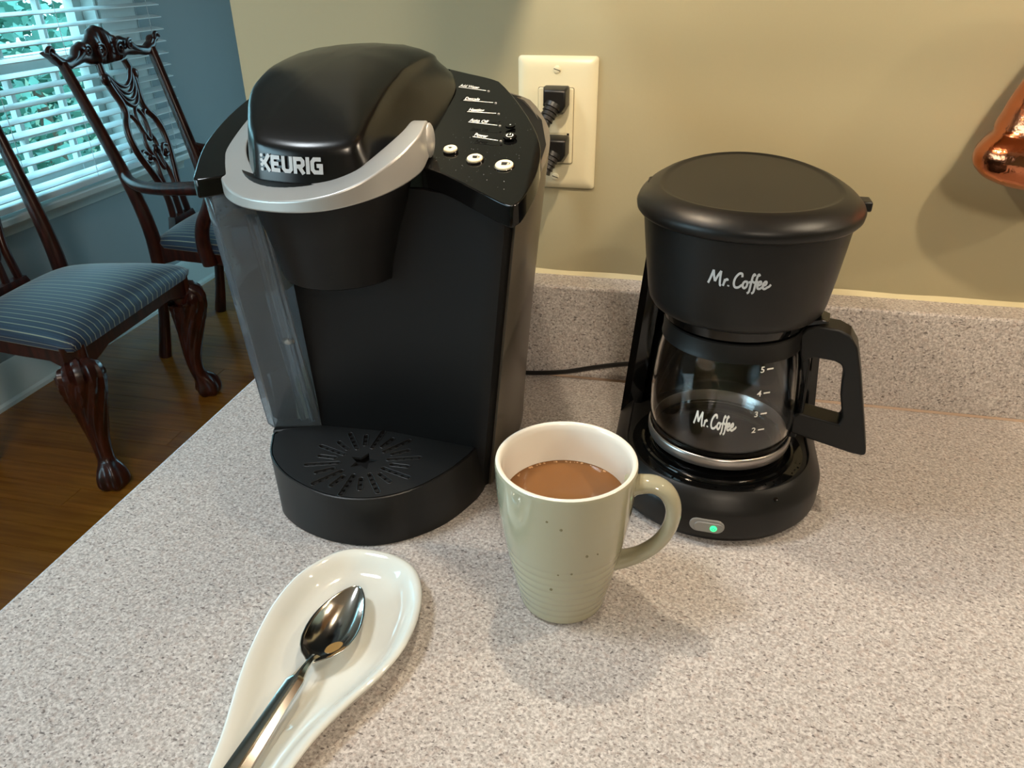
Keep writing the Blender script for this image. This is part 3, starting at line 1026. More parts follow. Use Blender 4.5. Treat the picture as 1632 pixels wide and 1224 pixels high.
def block_letters(mbx, ox, oy, h, w, gap):
    t = h * 0.24
    def st(pts, x):
        mbx.ribbon([(x + a * w, oy + b * h) for a, b in pts], t, nose, smooth=False)
    x = ox
    for k in range(4):
        c = (x + 0.10 * w, oy + (0.08 + 0.28 * k) * h)
        q = [nose(c[0] + 0.11 * h * cos(2 * pi * j / 8), c[1] + 0.11 * h * sin(2 * pi * j / 8)) for j in range(8)]
        mbx.add(q, [list(range(8))])
    st([(0.95, 1.0), (0.42, 0.5), (0.95, 0.0)], x)
    st([(0.28, 0.36), (0.28, 0.64)], x)
    x += w + gap
    st([(0.9, 0.88), (0.12, 0.88), (0.12, 0.12), (0.9, 0.12)], x)
    st([(0.12, 0.5), (0.78, 0.5)], x)
    x += w + gap * 0.8
    st([(0.12, 1.0), (0.12, 0.25), (0.3, 0.12), (0.7, 0.12), (0.88, 0.25), (0.88, 1.0)], x)
    x += w + gap
    st([(0.12, 0.0), (0.12, 0.88), (0.7, 0.88), (0.86, 0.75), (0.86, 0.55), (0.7, 0.44), (0.12, 0.44)], x)
    st([(0.5, 0.44), (0.9, 0.0)], x)
    x += w + gap
    st([(0.12, 0.0), (0.12, 1.0)], x)
    x += 0.25 * w + gap
    st([(0.9, 0.88), (0.3, 0.88), (0.12, 0.72), (0.12, 0.28), (0.3, 0.12), (0.88, 0.12), (0.88, 0.5), (0.5, 0.5)], x)


mb = MB()
block_letters(mb, 0.0, 0.0084, 0.0098, 0.0070, 0.0012)
build('lettering', mb, M['print'], hl, smooth=0)

# silver handle wrapped round the nose
HS = [  # outer bottom, outer ridge, inner top, inner bottom
    ((-0.3205, 0.545, 0.280), (-0.3205, 0.545, 0.292), (-0.309, 0.545, 0.297), (-0.309, 0.545, 0.280)),
    ((-0.3200, 0.515, 0.266), (-0.3200, 0.515, 0.282), (-0.304, 0.512, 0.288), (-0.304, 0.512, 0.266)),
    ((-0.3150, 0.482, 0.2560), (-0.3150, 0.482, 0.2715), (-0.297, 0.483, 0.279), (-0.297, 0.483, 0.256)),
    ((-0.3020, 0.453, 0.2520), (-0.3020, 0.453, 0.2625), (-0.284, 0.461, 0.272), (-0.284, 0.461, 0.252)),
    ((-0.2775, 0.4285, 0.2515), (-0.2775, 0.4285, 0.2590), (-0.267, 0.4445, 0.2690), (-0.267, 0.4445, 0.2515)),
    ((-0.2460, 0.4145, 0.2530), (-0.2460, 0.4145, 0.2600), (-0.2425, 0.4335, 0.2680), (-0.2425, 0.4335, 0.253)),
    ((-0.2140, 0.4105, 0.2560), (-0.2140, 0.4105, 0.2645), (-0.216, 0.4315, 0.2700), (-0.216, 0.4315, 0.256)),
    ((-0.1910, 0.4185, 0.2600), (-0.1910, 0.4185, 0.2715), (-0.198, 0.4380, 0.2765), (-0.198, 0.4380, 0.260)),
    ((-0.1745, 0.4350, 0.2645), (-0.1745, 0.4350, 0.2815), (-0.1870, 0.4515, 0.2850), (-0.187, 0.4515, 0.2645)),
    ((-0.1655, 0.4580, 0.2695), (-0.1655, 0.4580, 0.2915), (-0.1800, 0.4700, 0.2925), (-0.1800, 0.470, 0.2695)),
    ((-0.1665, 0.4780, 0.2735), (-0.1670, 0.4780, 0.2965), (-0.1790, 0.4850, 0.2960), (-0.1790, 0.485, 0.2735)),
    ((-0.1680, 0.4900, 0.2765), (-0.1695, 0.4900, 0.2960), (-0.1780, 0.4930, 0.2950), (-0.178, 0.493, 0.2765)),
    ((-0.1705, 0.4990, 0.2800), (-0.1725, 0.4990, 0.2925), (-0.1775, 0.4995, 0.2920), (-0.1775, 0.4995, 0.280)),
]
cols = [catmull([s_[k] for s_ in HS], 6) for k in range(4)]
mb = MB().loft([[c[i] for c in cols] for i in range(len(cols[0]))])
build('handle', mb, M['silver'], pod, smooth=50, bevel=0.0016, seg=3)
# pivot cap on the panel side of the handle
mb = MB().ico((-0.1675, 0.486, 0.2845), 0.0092, 3, (0.30, 0.9, 1.2))
build('pivot_cap', mb, M['silver'], pod)

# power cord of the pod machine: plug in the upper socket, cable going down behind the machine
def plug(parent, x, z, name='plug'):
    """moulded angled plug on the outlet at x, z"""
    y0 = WALL_Y - 0.0085
    mb = MB()
    body = [(-0.0115, 0.0125), (0.0115, 0.0125), (0.0115, -0.004), (0.007, -0.0115), (-0.007, -0.0115), (-0.0115, -0.004)]
    mb.loft([[Vector((x + a, y0, z + b)) for a, b in body], [Vector((x + a, y0 - 0.008, z + b)) for a, b in body], [Vector((x + a * 0.86, y0 - 0.016, z + b * 0.8)) for a, b in body]])
    o = build(name, mb, M['rubber'], parent, bevel=0.0015)
    mb = MB()
    d = Vector((-0.35, -0.45, -0.82)).normalized()
    s0 = Vector((x - 0.001, y0 - 0.013, z - 0.002))
    path = [s0 + d * t for t in (0, 0.004, 0.0045, 0.008, 0.0085, 0.012, 0.0125, 0.016, 0.0165, 0.020)]
    mb.tube(path, [0.0078, 0.0078, 0.0066, 0.0074, 0.0062, 0.0070, 0.0058, 0.0065, 0.0052, 0.0058], 14)
    build('strain_relief', mb, M['rubber'], o)
    return s0 + d * 0.019, d


cb = MB()
s0, d0 = Vector((-0.1285, WALL_Y - 0.0215, 0.272)), Vector((-0.35, -0.45, -0.82)).normalized()
p_end = s0 + d0 * 0.019
cb.tube(catmull([p_end, p_end + d0 * 0.02, (-0.152, 0.706, 0.225), (-0.17, 0.703, 0.17), (-0.185, 0.703, 0.12), (-0.195, 0.700, 0.06), (-0.20, 0.694, 0.03), (-0.20, 0.682, 0.025)], 6), 0.0032, 10)
pc = build('power_cord', cb, M['rubber'], pod)
plug(pc, -0.1278, 0.2735)

# ------------------------------------------------------------------ drip coffee maker
drip = thing('drip_coffee_maker', 'small black five cup drip coffee maker with glass carafe and lit green switch', 'coffee maker', (0.041, 0.575, 0.0))
DX, DY = 0.0405, 0.5475


def dplan(rx, ryf, yb, z, n=40, cx=DX, cy=DY, sq=0.012):
    """front half ellipse, straight flanks, squared back"""
    r = []
    for j in range(n + 1):
        a = pi + pi * j / n
        r.append(Vector((cx + rx * cos(a), cy + ryf * sin(a), z)))
    r += [Vector((cx + rx, yb - sq, z)), Vector((cx + rx - sq * 0.3, yb - sq * 0.3, z)), Vector((cx + rx - sq, yb, z)), Vector((cx - rx + sq, yb, z)), Vector((cx - rx + sq * 0.3, yb - sq * 0.3, z)), Vector((cx - rx, yb - sq, z))]
    return r


mb = MB()
mb.loft([dplan(*a) for a in ((0.0765, 0.0735, 0.678, 0.0012), (0.0785, 0.0755, 0.680, 0.0035), (0.0790, 0.0762, 0.680, 0.0065), (0.0815, 0.0790, 0.682, 0.008), (0.0822, 0.0795, 0.682, 0.012), (0.0822, 0.0795, 0.682, 0.0270), (0.0815, 0.0785, 0.682, 0.0300), (0.0800, 0.0772, 0.681, 0.0325), (0.0765, 0.0740, 0.680, 0.0382), (0.0732, 0.0712, 0.679, 0.0422), (0.0714, 0.0695, 0.678, 0.0436), (0.0706, 0.0688, 0.678, 0.0434), (0.0702, 0.0684, 0.678, 0.0412))])
build('base', mb, M['black_soft'], drip, smooth=40)
# glossy warming deck with stepped rings
mb = MB()
prof = [(0.0690, 0.036), (0.0690, 0.0410), (0.0600, 0.0418), (0.0592, 0.0440), (0.0575, 0.0446), (0.0560, 0.0440), (0.0555, 0.0425), (0.0530, 0.0425), (0.0525, 0.0452), (0.0510, 0.0460), (0.0490, 0.0458), (0.0480, 0.0445)]
mb.lathe(prof, (DX, DY), 80)
mb.loft([[Vector((p.x, p.y, z)) for p in dplan(0.0695, 0.0680, 0.66, 0.0)] for z in (0.036, 0.0408)])
build('warming_plate', mb, M['black_gloss'], drip, smooth=40)
# tower behind the carafe: two side cheeks and a back wall
mb = MB()


def tower_ring(t):
    hw = lerp(0.0820, 0.0700, t)
    z = lerp(0.030, 0.178, t)
    yf = lerp(0.598, 0.606, t)
    yb = lerp(0.680, 0.668, t)
    x0, x1 = DX - hw, DX + hw
    pts = [(x0, yf + 0.004), (x0 + 0.006, yf), (x0 + 0.017, yf + 0.001)]
    for k in range(9):
        a = pi * (1 - k / 8)
        pts.append((DX + (hw - 0.019) * cos(a), yf + 0.010 + 0.030 * sin(a)))
    pts += [(x1 - 0.017, yf + 0.001), (x1 - 0.006, yf), (x1, yf + 0.004), (x1, yb - 0.012), (x1 - 0.012, yb), (x0 + 0.012, yb), (x0, yb - 0.012)]
    return [Vector((*p, z)) for p in pts]


mb.loft([tower_ring(k / 5) for k in range(6)])
build('tower', mb, M['black_gloss'], drip, smooth=35)
# filter housing
HY = 0.5465


def oval(rx, rf, rb, z, n=72, cx=0.0395, cy=HY):
    return [Vector((cx + rx * cos(2 * pi * j / n), cy + (rb if sin(2 * pi * j / n) > 0 else rf) * sin(2 * pi * j / n), z)) for j in range(n)]


mb = MB()
mb.loft([oval(*a) for a in ((0.0400, 0.040, 0.100, 0.1645), (0.0560, 0.056, 0.106, 0.1650), (0.0595, 0.0600, 0.108, 0.1665), (0.0618, 0.0630, 0.109, 0.1700), (0.0630, 0.0643, 0.110, 0.1750), (0.0660, 0.0672, 0.1115, 0.195), (0.0690, 0.0705, 0.113, 0.2200), (0.0702, 0.0718, 0.114, 0.2320), (0.0690, 0.0705, 0.113, 0.2325))])
fh = build('filter_housing', mb, M['black_soft'], drip, smooth=40)
mb = MB()
mb.loft([oval(*a) for a in ((0.046, 0.046, 0.07, 0.1555), (0.0505, 0.0505, 0.08, 0.1560), (0.0535, 0.0535, 0.09, 0.1650))])
build('basket_underside', mb, M['black_gloss'], drip, smooth=40)
mb = MB()
mb.loft([oval(*a) for a in ((0.0700, 0.0715, 0.1145, 0.2326), (0.0735, 0.0755, 0.117, 0.2330), (0.0752, 0.0778, 0.1185, 0.2352), (0.0757, 0.0784, 0.119, 0.2390), (0.0745, 0.0770, 0.118, 0.2418), (0.0712, 0.0735, 0.116, 0.2452), (0.0660, 0.0685, 0.113, 0.2482), (0.0615, 0.0642, 0.110, 0.2497), (0.0600, 0.0628, 0.109, 0.2497), (0.0590, 0.0618, 0.108, 0.2488), (0.056, 0.058, 0.104, 0.2487), (0.020, 0.020, 0.04, 0.2492))])
dl = build('lid', mb, M['black_soft'], drip, smooth=50)
mb = MB().box((0.1085, 0.551, 0.2345), (0.1205, 0.566, 0.2415))
build('lid_tab', mb, M['black_soft'], dl, bevel=0.0012)
mb = MB().box((-0.0305, 0.558, 0.2385), (-0.0245, 0.576, 0.2462))
build('hinge_plate', mb, M['black_matte'], dl, bevel=0.001)


# hand-lettered wordmark
def script(mapf, w=0.34):
    m_ = MB()
    S = lambda *p: m_.ribbon(list(p), w, mapf, 4)
    S((-0.1, 0.1), (0.2, 0.9), (0.55, 2.05))
    S((0.55, 2.05), (0.72, 1.2), (0.95, 0.5))
    S((0.95, 0.5), (1.3, 1.3), (1.75, 2.05))
    S((1.75, 2.05), (1.72, 1.0), (1.8, 0.15), (2.0, 0.0))
    S((2.3, 0.0), (2.42, 0.5), (2.5, 1.0))
    S((2.45, 0.55), (2.62, 0.9), (2.85, 1.0), (2.95, 0.8))
    S((3.12, 0.02), (3.16, 0.22))
    S((5.15, 1.5), (5.05, 1.95), (4.6, 1.95), (4.1, 1.35), (3.95, 0.6), (4.2, 0.05), (4.75, 0.05), (5.25, 0.45))
    S((5.8, 1.0), (5.45, 0.75), (5.4, 0.25), (5.7, 0.0), (6.02, 0.3), (6.05, 0.8), (5.8, 1.0))
    for k in (0, 0.72):
        S((7.15 + k, 1.75), (6.95 + k, 2.0), (6.75 + k, 1.6), (6.62 + k, 0.5), (6.5 + k, -0.45), (6.2 + k, -0.7))
        S((6.25 + k, 0.85), (6.6 + k, 0.9), (7.0 + k, 1.0))
    for k in (0, 0.85):
        S((7.75 + k, 0.45), (8.15 + k, 0.6), (8.2 + k, 0.95), (7.95 + k, 1.0), (7.7 + k, 0.6), (7.78 + k, 0.1), (8.1 + k, 0.0), (8.5 + k, 0.25))
    S((9.3, 0.2), (9.6, 0.35), (9.8, 0.62))
    return m_


def on_housing(u, v):
    z = 0.2022 + v
    t = (z - 0.172) / (0.2320 - 0.172)
    rx, rf = lerp(0.0632, 0.0702, t), lerp(0.0645, 0.0718, t)
    s_ = max(-1, min(1, (0.0175 + u - 0.0395) / rx))
    a = math.asin(s_)
    return Vector((0.0395 + (rx + 0.0004) * sin(a), HY - (rf + 0.0004) * cos(a), z))


build('lettering', script(lambda u, v: on_housing(u * 0.00385, v * 0.0050)), M['print'], fh, smooth=0)

# carafe: glass body on the plate
carafe = thing('glass_carafe', 'glass coffee carafe with black handle and white cup marks inside the drip coffee maker', 'carafe', (DX, DY, 0.046))
CP = [(0.0440, 0.0468), (0.0490, 0.0475), (0.0505, 0.0500), (0.0500, 0.0530), (0.0515, 0.0570), (0.0545, 0.0680), (0.0558, 0.0800), (0.0556, 0.0950), (0.0543, 0.1100), (0.0527, 0.1250), (0.0504, 0.1380), (0.0490, 0.1470), (0.0490, 0.1515)]
inner = [(max(0.002, r - 0.0022), z + (0.0025 if i < 3 else 0)) for i, (r, z) in enumerate(CP)]
mb = MB()
full = [(0.001, 0.0468)] + CP + inner[::-1] + [(0.001, 0.0495)]
mb.lathe(full, (DX, DY), 80, cap0=False, cap1=False)
cg = build('glass_body', mb, M['glass'], carafe, smooth=60)
mb = MB()
mb.lathe([(0.0512, 0.1390), (0.0510, 0.1405), (0.0504, 0.1430), (0.0505, 0.1525), (0.0495, 0.1533), (0.0486, 0.1520), (0.0494, 0.1450), (0.0502, 0.1390)], (DX, DY), 80, cap0=False, cap1=False)
build('collar', mb, M['black_soft'], carafe, smooth=40)
mb = MB()
mb.lathe([(0.0478, 0.1500), (0.0478, 0.1528), (0.044, 0.1545), (0.030, 0.1540), (0.010, 0.1540)], (DX, DY), 60)
build('carafe_lid', mb, M['black_gloss'], carafe, smooth=40)
mb = MB()
mb.lathe([(0.0516, 0.0525), (0.0524, 0.0560), (0.0534, 0.0600), (0.0540, 0.0612), (0.0549, 0.0608), (0.0553, 0.0590), (0.0551, 0.0545), (0.0545, 0.0525)], (DX, DY), 80, cap0=False, cap1=False)
build('glass_base_reflection', mb, mat('glass_base_reflection', srgb(176, 170, 166), 0.30, metal=0.9), carafe, smooth=60)  # grey satin band painted in for reflections in the thick glass bottom
# handle in the plane through the axis, pointing right and slightly to the front
hd = Vector((1.0, -0.16, 0)).normalized()
hn = Vector((0.16, 1.0, 0)).normalized()
HO = Vector((DX, DY, 0))
hp = [(0.048, 0.150), (0.052, 0.1555), (0.058, 0.1585), (0.073, 0.1580), (0.081, 0.1545), (0.0870, 0.146), (0.0925, 0.128), (0.1000, 0.098), (0.1080, 0.066), (0.1085, 0.0620), (0.1060, 0.0605), (0.0980, 0.0610), (0.054, 0.0690), (0.0535, 0.0830), (0.0575, 0.0870), (0.0860, 0.0835), (0.0870, 0.0900), (0.0825, 0.108), (0.0815, 0.120), (0.0815, 0.126), (0.0790, 0.1315), (0.0740, 0.1335), (0.0600, 0.1340), (0.0565, 0.132), (0.0545, 0.128), (0.0505, 0.134)]
mb = MB()
w = 0.0100
mb.loft([[HO + hd * a + hn * s_ + Vector((0, 0, b)) for a, b in hp] for s_ in (-w, w)])
ch = build('handle', mb, M['black_soft'], carafe, smooth=30, bevel=0.003, seg=3)
mb = MB()
mb.loft([[HO + hd * a + hn * s_ + Vector((0, 0, b)) for a, b in ((0.0520, 0.064), (0.0585, 0.064), (0.0605, 0.09), (0.0585, 0.128), (0.056, 0.138), (0.0500, 0.138), (0.0560, 0.11), (0.0575, 0.09))] for s_ in (-0.0085, 0.0085)])
build('handle_strap', mb, M['black_soft'], carafe, smooth=30, bevel=0.0015)
mb = MB()
mb.loft([[HO + hd * a + hn * s_ + Vector((0, 0, b)) for a, b in ((0.040, 0.1535), (0.060, 0.159), (0.066, 0.1620), (0.060, 0.1640), (0.040, 0.158))] for s_ in (-0.009, 0.009)])
build('thumb_lever', mb, M['black_gloss'], carafe, smooth=30, bevel=0.001)


def on_carafe(u, v):
    z = 0.088 + v
    tab = [(b, a) for a, b in CP[4:]]
    r = interp(tab, z) + 0.0003
    a = math.asin(max(-1, min(1, (0.0195 + u - DX) / r)))
    return Vector((DX + r * sin(a), DY - r * cos(a), z))


build('lettering', script(lambda u, v: on_carafe(u * 0.0030, v * 0.0056), 0.36), M['print_white'], cg, smooth=0)
mb = MB()
for n_, z in (('5', 0.1344), ('4', 0.1168), ('3', 0.1008), ('2', 0.0878)):
    text_mb(n_, 0.0062, lambda u, v, z=z: on_carafe(0.0405 + u, z - 0.088 - 0.002 + v), bold=0.0001, mb=mb)
    mb.ribbon([(0.0450, z - 0.088), (0.0495, z - 0.088)], 0.0011, on_carafe, 3)
build('cup_marks', mb, M['print_white'], cg, smooth=0)

# switch with a green light, and the small screw hole
def on_base(u, z, lift):
    a = math.asin((u - DX) / 0.0822)
    return Vector((DX + (0.0822 + lift) * sin(a), DY - (0.0795 + lift) * cos(a), z))


def pill(cx, cz, hl_, r, l0, l1, n=10):
    rings = []
    for k_, l_ in ((1.0, l0), (1.0, l1 - 0.0004), (0.9, l1)):
        pts = []
        for j in range(n + 1):
            a = pi / 2 + pi * j / n
            pts.append((cx - hl_ + r * k_ * cos(a), cz + r * k_ * sin(a)))
        for j in range(n + 1):
            a = -pi / 2 + pi * j / n
            pts.append((cx + hl_ + r * k_ * cos(a), cz + r * k_ * sin(a)))
        rings.append([on_base(a, b, l_) for a, b in pts])
    return rings


sw = build('switch', MB().loft(pill(0.0365, 0.0185, 0.0068, 0.0058, -0.001, 0.0010)), M['switch'], drip)
build('switch_rocker', MB().loft(pill(0.0378, 0.0178, 0.0062, 0.0042, 0.0, 0.0018)), M['switch'], sw)
mb = MB()
mb.loft([[on_base(0.0413 + r * cos(2 * pi * j / 20), 0.0178 + r * sin(2 * pi * j / 20), l_) for j in range(20)] for r, l_ in ((0.0024, 0.001), (0.0024, 0.0022), (0.0018, 0.0025))])
build('green_light', mb, M['led'], sw)
mb = MB()
f = lambda u, v: on_base(0.0413 + u, 0.0178 + v, 0.0027)
mb.ribbon([(0.0011 * sin(a), 0.0011 * cos(a)) for a in [radians(40 + 28 * k) for k in range(11)]], 0.00035, f, 2)
mb.ribbon([(0, 0.0002), (0, 0.0014)], 0.00035, f, smooth=False)
build('power_mark', mb, M['led_mark'], sw, smooth=0)
mb = MB()
rx_, ry_ = 0.0755, 0.0730
a_ = radians(34)
c_ = Vector((DX + 0.0770 * sin(a_), DY - 0.0745 * cos(a_), 0.0372))
n_ = Vector((sin(a_) * 0.6, -cos(a_) * 0.6, 0.8)).normalized()
e1 = Vector((cos(a_), sin(a_), 0))
e2 = n_.cross(e1)
mb.loft([[c_ + n_ * h + e1 * (r * cos(2 * pi * j / 16)) + e2 * (r * sin(2 * pi * j / 16)) for j in range(16)] for r, h in ((0.0018, -0.001), (0.0018, 0.0004), (0.0012, 0.0005))])
build('screw_hole', mb, M['black_gloss'], drip)
# steam drops on the glossy deck
mb = MB()
rnd = random.Random(8)
for i in range(46):
    a = radians(rnd.uniform(190, 350))
    r = rnd.choice((0.0625, 0.0535, 0.0645, 0.0655))
    z = 0.0415 if r > 0.06 else 0.0427
    mb.ico((DX + r * cos(a), DY + r * sin(a), z), rnd.uniform(0.0004, 0.0011), 1, (1, 1, 0.6))
dw = build('water_droplet', mb, M['water'], drip)
dw['kind'] = 'stuff'
# its cord: from the back along the backsplash to the lower socket
mb = MB()
s0 = Vector((-0.1285, WALL_Y - 0.0215, 0.228))
p_end = s0 + d0 * 0.019
mb.tube(catmull([p_end, p_end + d0 * 0.015, (-0.150, 0.708, 0.18), (-0.172, 0.7055, 0.11), (-0.185, 0.7050, 0.03), (-0.178, 0.7045, 0.0045), (-0.150, 0.7045, 0.0034), (-0.110, 0.7050, 0.0085), (-0.075, 0.703, 0.019), (-0.0425, 0.699, 0.0280), (-0.030, 0.690, 0.030), (-0.018, 0.676, 0.030)], 7), 0.0021, 10, flat=1.7)
pc2 = build('power_cord', mb, M['rubber'], drip)
plug(pc2, -0.1270, 0.2300)

# ------------------------------------------------------------------ mug
MX, MY = -0.0585, 0.3935
mug = thing('coffee_mug', 'pale sage ribbed mug of milky coffee standing in front of the two coffee makers', 'mug', (MX, MY, 0.0))
prof = [(0.001, 0.0016), (0.0235, 0.0016), (0.0245, 0.0004), (0.0268, 0.0004), (0.0282, 0.0022)]
for k in range(60):
    z = 0.0035 + (0.1120 - 0.0035) * k / 59
    r = interp([(0.0, 0.0284), (0.010, 0.0300), (0.020, 0.0325), (0.030, 0.0346), (0.040, 0.0366), (0.050, 0.0383), (0.060, 0.0401), (0.070, 0.0416), (0.080, 0.0428), (0.090, 0.0437), (0.100, 0.0443), (0.108, 0.0446), (0.115, 0.0447)], z)
    prof.append((r, z))
fine = []
for (r, z) in prof:
    fine.append((r, z))
# turned grooves on the lower half
dense = fine[:5]
N = 190
for k in range(N):
    z = 0.0035 + (0.1118 - 0.0035) * k / (N - 1)
    r = interp([(0.0, 0.0284), (0.010, 0.0300), (0.020, 0.0325), (0.030, 0.0346), (0.040, 0.0366), (0.050, 0.0383), (0.060, 0.0401), (0.070, 0.0416), (0.080, 0.0428), (0.090, 0.0437), (0.100, 0.0443), (0.108, 0.0446), (0.115, 0.0447)], z)
    for gz in (0.0085, 0.0150, 0.0215, 0.0280, 0.0345, 0.0410, 0.0475, 0.0540):
        dd = (z - gz) / 0.0015
        r -= (0.00042 if gz < 0.05 else 0.00028) * math.exp(-dd * dd)
    dense.append((r, z))
mb = MB()
n_mug = 72
outer = dense + [(0.0446, 0.1130), (0.0441, 0.1142)]
inn = [(0.0441, 0.1142), (0.0430, 0.1150), (0.0417, 0.1146), (0.0408, 0.1132), (0.0402, 0.1100), (0.0394, 0.0950), (0.0385, 0.0800), (0.0340, 0.0450), (0.0285, 0.0160), (0.0240, 0.0080), (0.0100, 0.0060), (0.0010, 0.0060)]
mb.lathe(outer, (MX, MY), n_mug, cap0=True, cap1=False, mi=0)
mb.lathe(inn, (MX, MY), n_mug, cap0=False, cap1=True, mi=1)
build('cup_body', mb, [M['ceramic'], M['ceramic_in']], mug, smooth=60)
mb = MB()
pth = catmull([(MX + 0.0395, MY + 0.001, 0.0985), (MX + 0.0450, MY + 0.001, 0.1010), (MX + 0.0550, MY, 0.1030), (MX + 0.0635, MY - 0.001, 0.0985), (MX + 0.0680, MY - 0.002, 0.0880), (MX + 0.0668, MY - 0.002, 0.0740), (MX + 0.0610, MY - 0.001, 0.0600), (MX + 0.0510, MY, 0.0480), (MX + 0.0405, MY, 0.0415), (MX + 0.0345, MY, 0.0400)], 6)
rad = []
for i in range(len(pth)):
    t = i / (len(pth) - 1)
    rad.append(0.0048 + 0.0022 * (abs(2 * t - 1) ** 4))
mb.tube(pth, rad, 18, flat=1.45, upv=(0, 0, 1))
build('handle', mb, M['ceramic'], mug, smooth=60)
mb = MB()
mb.lathe([(0.0386, 0.0850), (0.0388, 0.0866), (0.0375, 0.0861), (0.0300, 0.0859), (0.0150, 0.0859), (0.001, 0.0859)], (MX, MY), 64, cap0=False)
cf = build('coffee', mb, M['coffee'], mug, smooth=60)
mb = MB()
rnd = random.Random(4)
for i in range(26):
    a = radians(rnd.choice((rnd.gauss(92, 10), rnd.gauss(92, 14), rnd.gauss(60, 8), rnd.gauss(140, 12), rnd.gauss(275, 25))))
    r = 0.0378 - abs(rnd.gauss(0, 0.0006))
    mb.ico((MX + r * cos(a), MY + r * sin(a), 0.0862), rnd.uniform(0.0004, 0.0011), 1, (1, 1, 0.7))
b_ = build('bubble', mb, M['bubble'], cf)
b_['kind'] = 'stuff'
mb = MB()
for ang, z, r in ((-95, 0.0985, 0.0009), (-84, 0.0935, 0.0011), (-62, 0.0705, 0.0012), (-52, 0.0700, 0.0008), (-86, 0.0540, 0.0008), (-74, 0.0555, 0.0010), (-93, 0.0390, 0.0012)):
    a = radians(ang)
    rr = interp([(zz, q) for q, zz in dense[5:]], z)
    mb.ico((MX + rr * cos(a), MY + rr * sin(a), z), r, 1, (1, 0.45, 1))
b_ = build('drip_mark', mb, mat('coffee_drip', srgb(122, 114, 86), 0.15), mug)
b_['kind'] = 'stuff'

# ------------------------------------------------------------------ spoon rest and spoon
sr = thing('spoon_rest', 'white glazed ceramic spoon rest lying on the counter with a spoon in it', 'spoon rest', (-0.192, 0.30, 0.0))
ctrl = [(-0.205, 0.3918), (-0.181, 0.3912), (-0.1612, 0.3814), (-0.1490, 0.3622), (-0.1430, 0.3377), (-0.1432, 0.3113), (-0.1499, 0.2879), (-0.1591, 0.2679), (-0.1677, 0.2452), (-0.1725, 0.2237), (-0.1760, 0.20), (-0.1775, 0.178), (-0.1815, 0.160), (-0.193, 0.150), (-0.206, 0.158), (-0.2115, 0.178), (-0.2145, 0.20), (-0.2189, 0.226), (-0.224, 0.245), (-0.2315, 0.2699), (-0.2368, 0.2931), (-0.2407, 0.3245), (-0.2389, 0.3517), (-0.2317, 0.3705), (-0.2199, 0.3855)]
ol = catmull([(*p, 0) for p in ctrl], 5, True)
mb = MB()


def rest_ring(inset, z):
    r = []
    for p in ol:
        c = Vector((-0.1925 - 0.0015 * (0.35 - max(0.16, min(0.352, p.y))) / 0.15, max(0.168, min(0.350, p.y)), 0))
        d = p - c
        q = p - d * min(0.96, inset / d.length)
        r.append(Vector((q.x, q.y, z(q) if callable(z) else z)))
    return r


dp = lambda zz, up_: (lambda q: zz + up_ * max(0.0, min(1.0, (0.285 - q.y) / 0.07)))
rings = [rest_ring(0.016, 0.0006), rest_ring(0.0115, 0.0006), rest_ring(0.0075, 0.0035), rest_ring(0.0035, 0.0095), rest_ring(0.0008, 0.0145), rest_ring(0.0, 0.0160), rest_ring(0.0008, 0.0170), rest_ring(0.0024, 0.0174), rest_ring(0.0045, 0.0168), rest_ring(0.0070, dp(0.0150, 0.0005)), rest_ring(0.0085, dp(0.0136, 0.0008)), rest_ring(0.0100, dp(0.0118, 0.0015)), rest_ring(0.0125, dp(0.0090, 0.0030)), rest_ring(0.0155, dp(0.0068, 0.0045)), rest_ring(0.0200, dp(0.0054, 0.0055)), rest_ring(0.0270, dp(0.0048, 0.006)), rest_ring(0.0400, dp(0.0046, 0.006)), rest_ring(0.09, dp(0.0046, 0.006))]
mb.loft(rings)
build('dish', mb, M['ceramic_white'], sr, smooth=75)

sp = thing('teaspoon', 'stainless teaspoon with a drop of coffee lying in the white spoon rest', 'spoon', (-0.194, 0.30, 0.006))
NK, TP = Vector((-0.1940, 0.2885, 0)), Vector((-0.1922, 0.3555, 0))
ax = (TP - NK)
sl_ = ax.length
ax.normalize()
px = Vector((ax.y, -ax.x, 0))


def bowl_w(u):
    return interp([(0, 0.0022), (0.04, 0.0048), (0.10, 0.0098), (0.18, 0.0135), (0.28, 0.0160), (0.40, 0.0172), (0.52, 0.0170), (0.64, 0.0155), (0.76, 0.0128), (0.86, 0.0096), (0.93, 0.0065), (0.975, 0.0038), (1.0, 0.0006)], u)


def spoon_pt(u, v):
    w_ = bowl_w(u)
    dep = 0.0092 * sin(pi * min(1, max(0, u)) ** 0.85) ** 0.8 if 0 < u < 1 else 0
    zr = 0.0172 + 0.0012 * (1 - u) - 0.0012 * sin(pi * u)
    p = NK + ax * (u * sl_) + px * (v * w_ + 0.0025 * sin(pi * u) * (0.4 - u))
    return Vector((p.x, p.y, zr - dep * (1 - abs(v) ** 2.2)))


